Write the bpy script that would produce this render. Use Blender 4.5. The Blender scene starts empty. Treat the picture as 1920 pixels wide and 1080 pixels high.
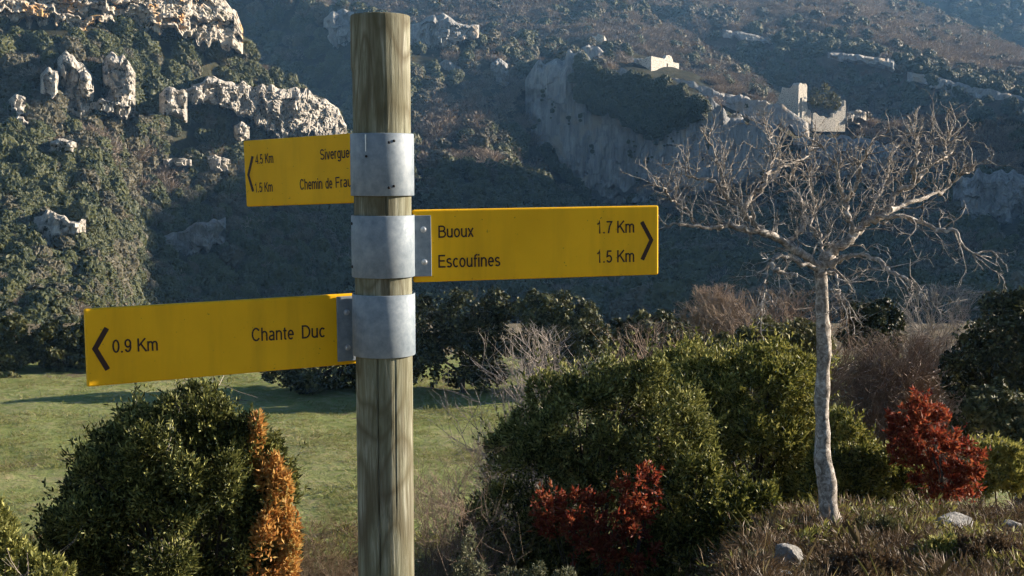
import bpy, bmesh, math
import numpy as np
from mathutils import Vector, Matrix

rad = math.radians
SC = bpy.context.scene
COL = SC.collection

# ------------------------------------------------------------------ camera, world, sun
F = 2318.0                       # focal length in pixels of a 1920 wide picture
HORIZON = 320.0
PITCH = math.atan((540 - HORIZON) / F)
EYE = 1.6
cam_d = bpy.data.cameras.new('camera')
cam_d.sensor_width = 36.0
cam_d.lens = 36.0 * F / 1920.0
cam_d.clip_start = 0.05
cam_d.clip_end = 6000.0
cam = bpy.data.objects.new('camera', cam_d)
COL.objects.link(cam)
cam.location = (0, 0, EYE)
cam.rotation_euler = (math.pi / 2 - PITCH, 0, 0)
SC.camera = cam

SUN_EL = rad(17.5)
SUN_AZ = (0.970, 0.242)          # horizontal direction towards the sun
sun_az_angle = math.atan2(SUN_AZ[0], SUN_AZ[1])   # clockwise from +Y
world = bpy.data.worlds.new('World')
SC.world = world
world.use_nodes = True
wn = world.node_tree.nodes
wl = world.node_tree.links
wn.clear()
sky = wn.new('ShaderNodeTexSky')
sky.sky_type = 'NISHITA'
sky.sun_disc = False
sky.sun_elevation = SUN_EL
sky.sun_rotation = sun_az_angle
sky.altitude = 400
sky.air_density = 1.0
sky.dust_density = 0.15
sky.ozone_density = 3.0
bg = wn.new('ShaderNodeBackground')
bg.inputs['Strength'].default_value = 0.05
wo = wn.new('ShaderNodeOutputWorld')
wl.new(sky.outputs[0], bg.inputs['Color'])
wl.new(bg.outputs[0], wo.inputs['Surface'])

sun_d = bpy.data.lights.new('sun', 'SUN')
sun_d.energy = 5.0
sun_d.angle = rad(0.55)
sun_d.color = (1.0, 0.91, 0.80)
sun = bpy.data.objects.new('sun', sun_d)
COL.objects.link(sun)
sd = Vector((SUN_AZ[0] * math.cos(SUN_EL), SUN_AZ[1] * math.cos(SUN_EL), math.sin(SUN_EL))).normalized()
sun.rotation_euler = sd.to_track_quat('Z', 'Y').to_euler()
sun.location = (30, 10, 40)

SC.view_settings.view_transform = 'Standard'
SC.view_settings.look = 'None'
SC.view_settings.gamma = 1.0
SC.view_settings.use_curve_mapping = False
SC.view_settings.exposure = 1.3
SC.cycles.use_denoising = True
SC.cycles.use_adaptive_sampling = True
SC.cycles.adaptive_threshold = 0.035
SC.cycles.max_bounces = 6
SC.cycles.diffuse_bounces = 2
SC.cycles.glossy_bounces = 2
SC.cycles.transmission_bounces = 3
SC.cycles.transparent_max_bounces = 8
SC.cycles.volume_bounces = 0
SC.cycles.sample_clamp_indirect = 4.0
SC.cycles.filter_width = 1.4

# ------------------------------------------------------------------ helpers
rng = np.random.default_rng(7)
_F = np.array([0, math.cos(PITCH), -math.sin(PITCH)])
_U = np.array([0, math.sin(PITCH), math.cos(PITCH)])
_X = np.array([1.0, 0, 0])
EYEP = np.array([0, 0, EYE])


def ray(px, py):
    return _X * ((px - 960) / F) + _U * ((540 - py) / F) + _F


def at(px, py, Y):
    """World point that is seen at photo pixel (px, py) and lies at depth Y."""
    d = ray(px, py)
    return EYEP + d * (Y / d[1])


def at_arr(px, py, Y):
    d = (px[..., None] - 960) / F * _X + (540 - py[..., None]) / F * _U + _F
    return EYEP + d * (Y / d[..., 1])[..., None]


def proj(P):
    Q = P - EYEP
    w = Q @ _F
    return 960 + F * (Q @ _X) / w, 540 - F * (Q @ _U) / w


def _h(ix, iy, iz, seed):
    n = (ix.astype(np.int64) * 374761393 + iy.astype(np.int64) * 668265263 +
         iz.astype(np.int64) * 2147483647 + seed * 974634777)
    n = (n ^ (n >> 13)) * 1274126177
    n = n & 0x7fffffff
    n = (n ^ (n >> 16)) * 668265263
    return (n & 0xffffff) / float(0xffffff) * 2 - 1


def vnoise(P, seed=0):
    P = np.asarray(P, float)
    i = np.floor(P).astype(np.int64)
    f = P - i
    u = f * f * f * (f * (f * 6 - 15) + 10)
    x, y, z = i[..., 0], i[..., 1], i[..., 2]
    ux, uy, uz = u[..., 0], u[..., 1], u[..., 2]
    r = 0
    for dx in (0, 1):
        wx = ux if dx else 1 - ux
        for dy in (0, 1):
            wy = uy if dy else 1 - uy
            for dz in (0, 1):
                wz = uz if dz else 1 - uz
                r = r + wx * wy * wz * _h(x + dx, y + dy, z + dz, seed)
    return r


def fbm(P, oct=4, seed=0, gain=0.5):
    P = np.asarray(P, float)
    a, s, r = 1.0, 0.0, 0
    for k in range(oct):
        r = r + a * vnoise(P * (2.03 ** k) + 13.7 * k, seed + k)
        s += a
        a *= gain
    return r / s


def smooth(t):
    t = np.clip(t, 0, 1)
    return t * t * (3 - 2 * t)


def mk_mesh(name, V, Fs, smooth_shade=False):
    """Fs: an (n,k) array, or a list of such arrays with different k."""
    V = np.ascontiguousarray(V, dtype=np.float32)
    if not isinstance(Fs, list):
        Fs = [Fs]
    Fs = [np.asarray(f, dtype=np.int32) for f in Fs if len(f)]
    me = bpy.data.meshes.new(name)
    me.vertices.add(len(V))
    me.vertices.foreach_set('co', V.ravel())
    nl = sum(f.size for f in Fs)
    npoly = sum(len(f) for f in Fs)
    me.loops.add(nl)
    me.loops.foreach_set('vertex_index', np.concatenate([f.ravel() for f in Fs]))
    me.polygons.add(npoly)
    starts, o = [], 0
    for f in Fs:
        k = f.shape[1]
        starts.append(o + np.arange(len(f)) * k)
        o += f.size
    me.polygons.foreach_set('loop_start', np.concatenate(starts).astype(np.int32))
    me.polygons.foreach_set('use_smooth', np.full(npoly, smooth_shade, dtype=bool))
    me.update(calc_edges=True)
    return me


def link(name, me, mat=None, parent=None):
    o = bpy.data.objects.new(name, me)
    COL.objects.link(o)
    if mat is not None and me is not None:
        if not me.materials:
            me.materials.append(mat)
    if parent is not None:
        o.parent = parent
    return o


def tag(o, label=None, cat=None, group=None, kind=None):
    if label: o['label'] = label
    if cat: o['category'] = cat
    if group: o['group'] = group
    if kind: o['kind'] = kind
    return o


def empty(name, loc, label, cat, group=None):
    o = bpy.data.objects.new(name, None)
    COL.objects.link(o)
    o.location = tuple(float(v) for v in loc)
    o.empty_display_size = 0.1
    return tag(o, label, cat, group)


def grid_faces(nr, nc, wrap=False):
    r = np.arange(nr - 1)[:, None]
    c = np.arange(nc if wrap else nc - 1)[None, :]
    c2 = (c + 1) % nc
    a = r * nc + c
    b = r * nc + c2
    return np.stack([a, b, b + nc, a + nc], -1).reshape(-1, 4)


def tubes(polys, sides=5, caps=True):
    """polys: list of (points (n,3) or (m,n,3), radii (n) or (m,n)) -> verts, faces"""
    groups = {}
    for P, R in polys:
        P = np.asarray(P, float)
        R = np.asarray(R, float)
        if P.ndim == 2:
            P, R = P[None], R[None]
        groups.setdefault(P.shape[1], []).append((P, R))
    V, Fq, Ft, o = [], [], [], 0
    ang = np.arange(sides) / sides * 2 * math.pi
    ca, sa = np.cos(ang), np.sin(ang)
    for n, lst in groups.items():
        P = np.concatenate([a for a, _ in lst])
        R = np.concatenate([r for _, r in lst])
        m = len(P)
        T = unit(np.gradient(P, axis=1))
        ref = np.where(np.abs(T[:, :1, 1:2]) < 0.8, np.array([0.31, 0.9, 0.2]), np.array([0.9, 0.1, 0.3]))
        A = unit(np.cross(T, np.broadcast_to(ref, T.shape)))
        B = np.cross(T, A)
        ring = P[:, :, None, :] + R[:, :, None, None] * (A[:, :, None, :] * ca[:, None] + B[:, :, None, :] * sa[:, None])
        V.append(ring.reshape(-1, 3))
        off = (o + np.arange(m) * n * sides)[:, None, None]
        Fq.append((grid_faces(n, sides, True)[None] + off).reshape(-1, 4))
        if caps:
            e = (n - 1) * sides
            tri = [[0, k, k + 1] for k in range(1, sides - 1)] + [[e, e + k + 1, e + k] for k in range(1, sides - 1)]
            Ft.append((np.array(tri)[None] + off).reshape(-1, 3))
        o += m * n * sides
    Fs = [np.concatenate(Fq)]
    if Ft:
        Fs.append(np.concatenate(Ft))
    return np.concatenate(V), Fs


def resample(P, n):
    """Catmull-Rom style smooth resampling of a polyline."""
    P = np.asarray(P, float)
    m = len(P)
    E = np.concatenate([[2 * P[0] - P[1]], P, [2 * P[-1] - P[-2]]])
    t = np.linspace(0, m - 1 - 1e-6, n)
    i = t.astype(int)
    f = (t - i)[:, None]
    p0, p1, p2, p3 = E[i], E[i + 1], E[i + 2], E[i + 3]
    return 0.5 * ((2 * p1) + (-p0 + p2) * f + (2 * p0 - 5 * p1 + 4 * p2 - p3) * f ** 2 + (-p0 + 3 * p1 - 3 * p2 + p3) * f ** 3)


def unit(v):
    return v / (np.linalg.norm(v, axis=-1, keepdims=True) + 1e-9)


# ------------------------------------------------------------------ materials
class NT:
    def __init__(self, name):
        self.m = bpy.data.materials.new(name)
        self.m.use_nodes = True
        self.t = self.m.node_tree
        self.t.nodes.clear()
        self.out = self.n('ShaderNodeOutputMaterial')

    def n(self, typ, **kw):
        nd = self.t.nodes.new(typ)
        for k, v in kw.items():
            if k.startswith('i_'):
                key = k[2:].replace('_', ' ')
                nd.inputs[key].default_value = v
            else:
                setattr(nd, k, v)
        return nd

    def l(self, a, b):
        self.t.links.new(a, b)

    def ramp(self, fac, stops):
        r = self.n('ShaderNodeValToRGB')
        e = r.color_ramp.elements
        while len(e) < len(stops):
            e.new(0.5)
        for k, (p, c) in enumerate(stops):
            e[k].position = p
            e[k].color = tuple(c) + (1,) if len(c) == 3 else c
        self.l(fac, r.inputs[0])
        return r.outputs[0]

    def noise(self, scale, detail=4, rough=0.55, vec=None, dist=0.0):
        nd = self.n('ShaderNodeTexNoise')
        nd.inputs['Scale'].default_value = scale
        nd.inputs['Detail'].default_value = detail
        nd.inputs['Roughness'].default_value = rough
        nd.inputs['Distortion'].default_value = dist
        if vec is not None:
            self.l(vec, nd.inputs['Vector'])
        return nd.outputs['Fac']

    def coord(self, kind='Object', scale=(1, 1, 1)):
        tc = self.n('ShaderNodeTexCoord')
        mp = self.n('ShaderNodeMapping')
        mp.inputs['Scale'].default_value = scale
        self.l(tc.outputs[kind], mp.inputs['Vector'])
        return mp.outputs[0]

    def mix(self, fac, a, b, blend='MIX'):
        nd = self.n('ShaderNodeMix', data_type='RGBA', blend_type=blend)
        for v, s in ((fac, nd.inputs[0]), (a, nd.inputs[6]), (b, nd.inputs[7])):
            if hasattr(v, 'is_output'):
                self.l(v, s)
            elif isinstance(v, (int, float)):
                s.default_value = v
            else:
                s.default_value = tuple(v) + (1,)
        return nd.outputs[2]

    def bump(self, h, strength=0.3, dist=0.01):
        b = self.n('ShaderNodeBump')
        b.inputs['Strength'].default_value = strength
        b.inputs['Distance'].default_value = dist
        self.l(h, b.inputs['Height'])
        return b.outputs[0]

    def principled(self, col, rough=0.7, metal=0.0, normal=None, spec=0.4):
        p = self.n('ShaderNodeBsdfPrincipled')
        if hasattr(col, 'is_output'):
            self.l(col, p.inputs['Base Color'])
        else:
            p.inputs['Base Color'].default_value = tuple(col) + (1,)
        if hasattr(rough, 'is_output'):
            self.l(rough, p.inputs['Roughness'])
        else:
            p.inputs['Roughness'].default_value = rough
        p.inputs['Metallic'].default_value = metal
        p.inputs['Specular IOR Level'].default_value = spec
        if normal is not None:
            self.l(normal, p.inputs['Normal'])
        return p.outputs[0]

    def done(self, sh):
        self.l(sh, self.out.inputs['Surface'])
        return self.m


def foliage_mat(name, cols, transl=0.35, rough=0.55, clump=2.0):
    """cols: dark to light; every leaf cluster takes its own tone."""
    t = NT(name)
    g = t.n('ShaderNodeNewGeometry')
    ob = t.n('ShaderNodeObjectInfo')
    nz = t.noise(clump, 3, 0.6, t.coord('Object'))
    ad = t.n('ShaderNodeMath', operation='MULTIPLY_ADD')
    t.l(g.outputs['Random Per Island'], ad.inputs[0])
    ad.inputs[1].default_value = 0.55
    sc = t.n('ShaderNodeMath', operation='MULTIPLY_ADD')
    t.l(nz, sc.inputs[0])
    sc.inputs[1].default_value = 0.9
    sc.inputs[2].default_value = -0.23
    t.l(sc.outputs[0], ad.inputs[2])
    a2 = t.n('ShaderNodeMath', operation='MULTIPLY_ADD')
    t.l(ob.outputs['Random'], a2.inputs[0])
    a2.inputs[1].default_value = 0.3
    t.l(ad.outputs[0], a2.inputs[2])
    n = len(cols)
    c = t.ramp(a2.outputs[0], [(0.15 + 0.75 * k / (n - 1), cc) for k, cc in enumerate(cols)])
    p = t.principled(c, rough, spec=0.25)
    tr = t.n('ShaderNodeBsdfTranslucent')
    t.l(c, tr.inputs['Color'])
    mx = t.n('ShaderNodeMixShader')
    mx.inputs[0].default_value = transl
    t.l(p, mx.inputs[1])
    t.l(tr.outputs[0], mx.inputs[2])
    return t.done(mx.outputs[0])


def bark_mat(name, c1, c2, scale=30, stretch=0.25):
    t = NT(name)
    v = t.coord('Object', (1, 1, stretch))
    nz = t.noise(scale, 5, 0.65, v, 0.6)
    c = t.ramp(nz, [(0.3, c1), (0.68, c2)])
    return t.done(t.principled(c, 0.85, normal=t.bump(nz, 0.6, 0.01), spec=0.2))


def rock_mat(name, base=(0.50, 0.47, 0.42), dark=(0.20, 0.19, 0.18), warm=None, s=0.25, zs=0.32, pits=True):
    t = NT(name)
    v = t.coord('Object', (1, 1, zs))
    vz = t.coord('Object', (1, 1, 1))
    big = t.noise(s, 5, 0.6, v, 0.5)
    fine = t.noise(s * 6, 6, 0.7, v, 0.3)
    pit = t.noise(s * 3.2, 3, 0.6, vz)
    c = t.mix(t.ramp(fine, [(0.40, (0, 0, 0)), (0.66, (1, 1, 1))]), dark, base)
    c = t.mix(t.ramp(big, [(0.35, (0, 0, 0)), (0.6, (1, 1, 1))]), t.mix(0.55, c, dark), c)
    if warm:
        wz = t.noise(s * 1.1, 3, 0.5, t.coord('Object', (1, 1, 0.6)))
        c = t.mix(t.ramp(wz, [(0.56, (0, 0, 0)), (0.66, (1, 1, 1))]), c, warm)
    if pits: c = t.mix(t.ramp(pit, [(0.39, (1, 1, 1)), (0.44, (0, 0, 0))]), c, (0.06, 0.06, 0.045))
    return t.done(t.principled(c, 0.92, normal=t.bump(fine, 0.8, 0.4), spec=0.15))


def ground_mat(name, stops, s1, s2, bumpd, mixin=None):
    t = NT(name)
    v = t.coord('Object')
    a = t.noise(s1, 5, 0.6, v)
    b = t.noise(s2, 5, 0.7, v)
    m = t.n('ShaderNodeMath', operation='MULTIPLY_ADD')
    t.l(b, m.inputs[0])
    m.inputs[1].default_value = 0.6
    ms = t.n('ShaderNodeMath', operation='MULTIPLY')
    t.l(a, ms.inputs[0])
    ms.inputs[1].default_value = 0.42
    t.l(ms.outputs[0], m.inputs[2])
    c = t.ramp(m.outputs[0], stops)
    return t.done(t.principled(c, 0.95, normal=t.bump(b, 0.7, bumpd), spec=0.1))


M = {}
M['soil'] = ground_mat('dry_stony_soil', [(0.30, (0.05, 0.04, 0.025)), (0.48, (0.13, 0.105, 0.06)), (0.66, (0.24, 0.21, 0.15))], 1.2, 14, 0.03)
M['meadow'] = ground_mat('meadow_turf', [(0.30, (0.10, 0.125, 0.036)), (0.44, (0.165, 0.205, 0.062)), (0.53, (0.225, 0.245, 0.095)), (0.64, (0.32, 0.28, 0.15))], 0.22, 3.2, 0.16)
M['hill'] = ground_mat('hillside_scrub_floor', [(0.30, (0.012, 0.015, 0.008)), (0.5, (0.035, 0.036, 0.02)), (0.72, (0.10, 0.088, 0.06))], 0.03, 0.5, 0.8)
M['hill_brown'] = ground_mat('bare_scrub_floor', [(0.30, (0.05, 0.045, 0.03)), (0.5, (0.12, 0.10, 0.075)), (0.72, (0.2, 0.17, 0.13))], 0.02, 0.3, 0.8)
M['rock_lit'] = rock_mat('pale_limestone_ochre', (0.74, 0.67, 0.56), (0.30, 0.27, 0.23), (0.56, 0.33, 0.13), 0.22)
M['rock'] = rock_mat('pale_limestone', (0.72, 0.67, 0.59), (0.27, 0.25, 0.22), None, 0.3)
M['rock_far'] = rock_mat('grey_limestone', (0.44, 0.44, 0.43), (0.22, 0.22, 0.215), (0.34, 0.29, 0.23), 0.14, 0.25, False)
M['rock_wall'] = rock_mat('streaked_grey_limestone', (0.42, 0.425, 0.42), (0.20, 0.205, 0.205), (0.33, 0.30, 0.25), 0.17, 0.10, False)
M['stone'] = rock_mat('ruin_masonry', (0.80, 0.77, 0.70), (0.52, 0.49, 0.43), None, 0.9)
M['boulder'] = rock_mat('field_stone', (0.78, 0.76, 0.72), (0.46, 0.45, 0.425), None, 5.0, 0.8, False)
M['oak'] = foliage_mat('holm_oak_leaves', [(0.006, 0.009, 0.004), (0.022, 0.028, 0.010), (0.07, 0.077, 0.028), (0.16, 0.155, 0.06)], 0.12, clump=1.2)
M['oak2'] = foliage_mat('olive_scrub_leaves', [(0.03, 0.036, 0.016), (0.075, 0.08, 0.032), (0.14, 0.135, 0.055)], 0.25, clump=1.2)
M['juniper'] = foliage_mat('juniper_needles', [(0.008, 0.012, 0.004), (0.035, 0.045, 0.012), (0.16, 0.17, 0.045), (0.38, 0.37, 0.12)], 0.2, clump=5)
M['juniper_yel'] = foliage_mat('juniper_needles_yellow_green', [(0.010, 0.015, 0.004), (0.055, 0.068, 0.014), (0.23, 0.23, 0.05), (0.44, 0.40, 0.115)], 0.24, clump=5)
M['orange'] = foliage_mat('withered_orange_needles', [(0.20, 0.07, 0.02), (0.46, 0.21, 0.055), (0.66, 0.39, 0.12), (0.50, 0.42, 0.16)], 0.4, clump=6)
M['red'] = foliage_mat('red_autumn_leaves', [(0.05, 0.012, 0.009), (0.13, 0.022, 0.014), (0.25, 0.045, 0.022), (0.30, 0.10, 0.04)], 0.45, clump=5)
M['sage'] = foliage_mat('grey_green_leaves', [(0.06, 0.07, 0.04), (0.14, 0.15, 0.085), (0.24, 0.24, 0.14)], 0.3, clump=6)
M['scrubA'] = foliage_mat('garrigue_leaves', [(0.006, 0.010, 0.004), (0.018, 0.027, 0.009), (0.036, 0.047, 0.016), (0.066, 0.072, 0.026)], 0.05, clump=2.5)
M['scrubB'] = foliage_mat('grey_garrigue_leaves', [(0.018, 0.018, 0.010), (0.046, 0.045, 0.026), (0.10, 0.09, 0.055)], 0.05, clump=1.0)
M['twig_brown'] = foliage_mat('bare_brown_twigs', [(0.085, 0.058, 0.042), (0.20, 0.142, 0.10), (0.36, 0.26, 0.18)], 0.1, clump=1.0)
M['twig_far'] = foliage_mat('far_bare_twigs', [(0.08, 0.064, 0.050), (0.19, 0.152, 0.118), (0.31, 0.252, 0.19)], 0.1, clump=1.0)
M['twig_grey'] = foliage_mat('bare_grey_twigs', [(0.09, 0.075, 0.065), (0.20, 0.17, 0.145), (0.34, 0.29, 0.245)], 0.0, clump=4)
M['grass_dry'] = foliage_mat('dry_grass_blades', [(0.05, 0.036, 0.016), (0.13, 0.095, 0.04), (0.26, 0.20, 0.085), (0.22, 0.21, 0.07)], 0.3, clump=3)
M['heather'] = foliage_mat('heath_twigs', [(0.035, 0.024, 0.016), (0.10, 0.066, 0.038), (0.19, 0.13, 0.07)], 0.2, clump=3)
M['grass_field'] = foliage_mat('meadow_grass_blades', [(0.08, 0.115, 0.025), (0.14, 0.195, 0.042), (0.23, 0.26, 0.08), (0.32, 0.28, 0.14)], 0.35, clump=0.35)
M['bark'] = bark_mat('oak_bark', (0.03, 0.025, 0.02), (0.12, 0.10, 0.08), 14)


def dead_bark():
    t = NT('pale_dead_bark')
    v = t.coord('Object', (1, 1, 0.9))
    nz = t.noise(26, 5, 0.7, v, 0.8)
    rings = t.noise(14, 4, 0.65, t.coord('Object', (1.0, 1.0, 2.2)), 1.0)
    c = t.ramp(nz, [(0.33, (0.085, 0.074, 0.062)), (0.5, (0.32, 0.285, 0.245)), (0.68, (0.68, 0.63, 0.57))])
    c = t.mix(t.ramp(rings, [(0.36, (0.5, 0.5, 0.5)), (0.50, (0, 0, 0))]), c, (0.12, 0.10, 0.085))
    return t.done(t.principled(c, 0.85, normal=t.bump(nz, 0.7, 0.008), spec=0.2))


M['dead'] = dead_bark()


def post_wood():
    t = NT('weathered_round_timber')
    v = t.coord('Object', (1, 1, 0.07))
    grain = t.noise(95, 6, 0.7, v, 1.2)
    streak = t.noise(22, 4, 0.6, v, 1.5)
    stain = t.noise(3.2, 3, 0.5, t.coord('Object', (1.6, 1.6, 0.9)))
    w = t.n('ShaderNodeTexWave', wave_type='RINGS', rings_direction='Y')
    w.inputs['Scale'].default_value = 9
    w.inputs['Distortion'].default_value = 5.0
    w.inputs['Detail'].default_value = 3
    w.inputs['Detail Scale'].default_value = 1.2
    t.l(t.coord('Object', (1.0, 1.0, 0.22)), w.inputs['Vector'])
    c = t.ramp(grain, [(0.28, (0.075, 0.066, 0.04)), (0.5, (0.225, 0.222, 0.16)), (0.75, (0.50, 0.49, 0.415))])
    c = t.mix(t.ramp(streak, [(0.36, (1, 1, 1)), (0.5, (0, 0, 0))]), c, (0.10, 0.082, 0.055))
    fl = t.noise(7.5, 1, 0.4, t.coord('Object', (1, 1, 0.30)), 0.3)
    mu = t.n('ShaderNodeMath', operation='MULTIPLY')
    t.l(fl, mu.inputs[0])
    mu.inputs[1].default_value = 15.0
    fr = t.n('ShaderNodeMath', operation='PINGPONG')
    t.l(mu.outputs[0], fr.inputs[0])
    fr.inputs[1].default_value = 0.5
    c = t.mix(t.ramp(fr.outputs[0], [(0.0, (0.75, 0.75, 0.75)), (0.24, (0, 0, 0))]), c, (0.085, 0.066, 0.036))
    c = t.mix(t.ramp(w.outputs['Fac'], [(0.0, (0.4, 0.4, 0.4)), (0.3, (0, 0, 0))]), c, (0.085, 0.07, 0.04))
    c = t.mix(t.ramp(stain, [(0.42, (0, 0, 0)), (0.7, (0.5, 0.5, 0.5))]), c, (0.17, 0.18, 0.10))
    return t.done(t.principled(c, 0.8, normal=t.bump(grain, 0.5, 0.003), spec=0.25))


M['post'] = post_wood()


def galv():
    t = NT('galvanised_steel')
    v = t.coord('Object')
    a = t.noise(46, 5, 0.7, v)
    b = t.noise(160, 3, 0.6, v)
    s = t.noise(14, 4, 0.6, t.coord('Object', (1, 1, 0.25)))
    c = t.ramp(a, [(0.32, (0.155, 0.20, 0.242)), (0.5, (0.215, 0.262, 0.305)), (0.68, (0.285, 0.333, 0.372))])
    c = t.mix(t.ramp(s, [(0.58, (0, 0, 0)), (0.75, (0.5, 0.5, 0.5))]), c, (0.40, 0.43, 0.46))
    r = t.ramp(b, [(0.3, (0.55,) * 3), (0.7, (0.75,) * 3)])
    return t.done(t.principled(c, r, 0.1, normal=t.bump(a, 0.08, 0.002), spec=0.5))


M['galv'] = galv()


def yellow():
    t = NT('ochre_yellow_enamel')
    v = t.coord('Object')
    a = t.noise(6, 3, 0.5, v)
    sp = t.noise(140, 2, 0.5, v)
    dr = t.noise(20, 4, 0.6, t.coord('Object', (1, 1, 0.12)))
    c = t.ramp(a, [(0.3, (0.84, 0.45, 0.008)), (0.7, (0.98, 0.53, 0.012))])
    c = t.mix(t.ramp(dr, [(0.48, (0, 0, 0)), (0.78, (0.5, 0.5, 0.5))]), c, (0.55, 0.29, 0.012))
    c = t.mix(t.ramp(sp, [(0.72, (0, 0, 0)), (0.75, (0.6, 0.6, 0.6))]), c, (0.2, 0.11, 0.02))
    return t.done(t.principled(c, 0.5, normal=t.bump(a, 0.05, 0.002), spec=0.18))


M['yellow'] = yellow()
t = NT('dark_maroon_print')
M['ink'] = t.done(t.principled((0.028, 0.007, 0.006), 0.5))
t = NT('black_bolt_hole')
M['hole'] = t.done(t.principled((0.012, 0.012, 0.014), 0.6))
t = NT('zinc_bolt')
M['bolt'] = t.done(t.principled((0.55, 0.57, 0.6), 0.35, 0.6))


# ------------------------------------------------------------------ ground, meadow
FIELD = -7.4


def ground_z(x, y):
    x = np.asarray(x, float)
    y = np.asarray(y, float)
    e = 4.2 + 5.0 * smooth((x - 0.35) / 1.9)
    pre = -0.146 * np.clip(y - 2.2, 0, None)
    ze = -0.146 * np.clip(e - 2.2, 0, None)
    L = 22.0
    tt = np.clip((y - e) / L, 0, 1)
    post_ = ze + (FIELD - ze) * (1 - (1 - tt) ** 1.7)
    z = np.where(y < e, pre, post_)
    far = smooth((y - 62) / 130)
    z = z + (-26 - FIELD) * far
    nz = fbm(np.stack([x * 0.5, y * 0.5, x * 0], -1), 4, 3)
    amp = 0.05 + 0.06 * smooth((y - 3) / 8)
    return z + nz * amp * (1 - smooth((2.6 - y) / 2)) + 0.0


def build_ground():
    ys = np.concatenate([np.linspace(-40, 1.5, 12), np.linspace(1.7, 14, 120), np.linspace(14.3, 70, 110),
                         72 * np.exp(np.linspace(0, math.log(60), 50))])
    s = np.sign(np.linspace(-1, 1, 201)) * np.abs(np.linspace(-1, 1, 201)) ** 1.5
    Y, S = np.meshgrid(ys, s, indexing='ij')
    X = S * (14 + 1.3 * np.clip(Y, 0, None))
    Z = ground_z(X, Y)
    V = np.stack([X, Y, Z], -1).reshape(-1, 3)
    o = link('ground', mk_mesh('ground', V, grid_faces(len(ys), len(s)), True), M['soil'])
    tag(o, 'stony dry hillside soil under the bushes', kind='structure')
    ys = np.linspace(21, 60, 130)
    s = np.linspace(-34, 26, 150)
    Y, X = np.meshgrid(ys, s, indexing='ij')
    Z = ground_z(X, Y) + 0.03 + 0.05 * fbm(np.stack([X * 0.35, Y * 0.35, X * 0], -1), 4, 21)
    V = np.stack([X, Y, Z], -1).reshape(-1, 3)
    o = link('meadow', mk_mesh('meadow', V, grid_faces(len(ys), len(s)), True), M['meadow'])
    tag(o, 'sunlit grassy meadow below the signpost', kind='structure')


build_ground()

# ------------------------------------------------------------------ hills
HILLS = {}


def hill(name, cols, nx, ny, amp, freq, mat, label, back=60, seed=0, drop=0.5):
    cols = sorted(cols, key=lambda c: c[0])
    cp = np.array([c[0] for c in cols], float)
    K = len(cols[0][1])
    tp = np.linspace(0, K - 1, ny)
    px = np.linspace(cp[0], cp[-1], nx)
    PY = np.array([[c[1][k][0] for c in cols] for k in range(K)], float)
    YY = np.array([[c[1][k][1] for c in cols] for k in range(K)], float)
    A = np.array([np.interp(px, cp, PY[k]) for k in range(K)])
    B = np.array([np.interp(px, cp, YY[k]) for k in range(K)])
    gy = np.array([np.interp(tp, np.arange(K), A[:, j]) for j in range(nx)]).T
    gY = np.array([np.interp(tp, np.arange(K), B[:, j]) for j in range(nx)]).T
    for _ in range(5):
        for g in (gy, gY):
            g[1:-1] = (g[:-2] + 2 * g[1:-1] + g[2:]) / 4
            g[:, 1:-1] = (g[:, :-2] + 2 * g[:, 1:-1] + g[:, 2:]) / 4
    P = at_arr(np.broadcast_to(px, (ny, nx)).copy(), gy, gY)
    n = fbm(P * freq, 5, seed)
    n2 = fbm(P * freq * np.array([1, 1, 0.3]) + 50, 4, seed + 9)
    fade = np.ones(ny)
    P[..., 2] += n * amp * fade[:, None]
    P[..., 1] += n2 * amp * 1.2
    front = P.copy()
    nb = 8
    rows = []
    for k in range(1, nb + 1):
        q = P[-1].copy()
        q[:, 1] += back * k / nb
        q[:, 2] -= drop * back * (k / nb) ** 1.4
        rows.append(q)
    bot = P[0].copy()
    bot[:, 2] -= 30
    V = np.concatenate([bot[None], P, np.array(rows)])
    me = mk_mesh(name, V.reshape(-1, 3), grid_faces(V.shape[0], nx), True)
    o = link(name, me, mat)
    tag(o, label, kind='structure')
    HILLS[name] = front
    return o


hill('left_hillside', [
    (-700, [(730, 60), (640, 80), (350, 150), (80, 225), (-180, 260)]),
    (-100, [(730, 66), (640, 84), (350, 155), (70, 228), (-170, 260)]),
    (60, [(730, 68), (630, 90), (350, 162), (60, 236), (-160, 262)]),
    (190, [(730, 72), (600, 104), (350, 176), (70, 240), (-150, 264)]),
    (250, [(720, 120), (560, 165), (330, 222), (80, 246), (-120, 266)]),
    (340, [(710, 150), (540, 190), (310, 236), (85, 254), (-60, 268)]),
    (420, [(700, 165), (530, 200), (305, 243), (160, 258), (78, 270)]),
    (530, [(690, 175), (520, 212), (310, 250), (220, 264), (160, 274)]),
    (600, [(690, 180), (520, 220), (330, 256), (250, 268), (196, 278)]),
    (635, [(690, 184), (520, 226), (380, 260), (300, 272), (250, 282)]),
    (690, [(690, 186), (560, 232), (460, 264), (400, 276), (360, 286)]),
    (830, [(700, 190), (640, 236), (600, 268), (570, 280), (560, 290)]),
], 260, 170, 3.0, 0.035, M['hill'], 'sunlit scrubby hillside with limestone outcrops on the left', 70, 1)

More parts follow.
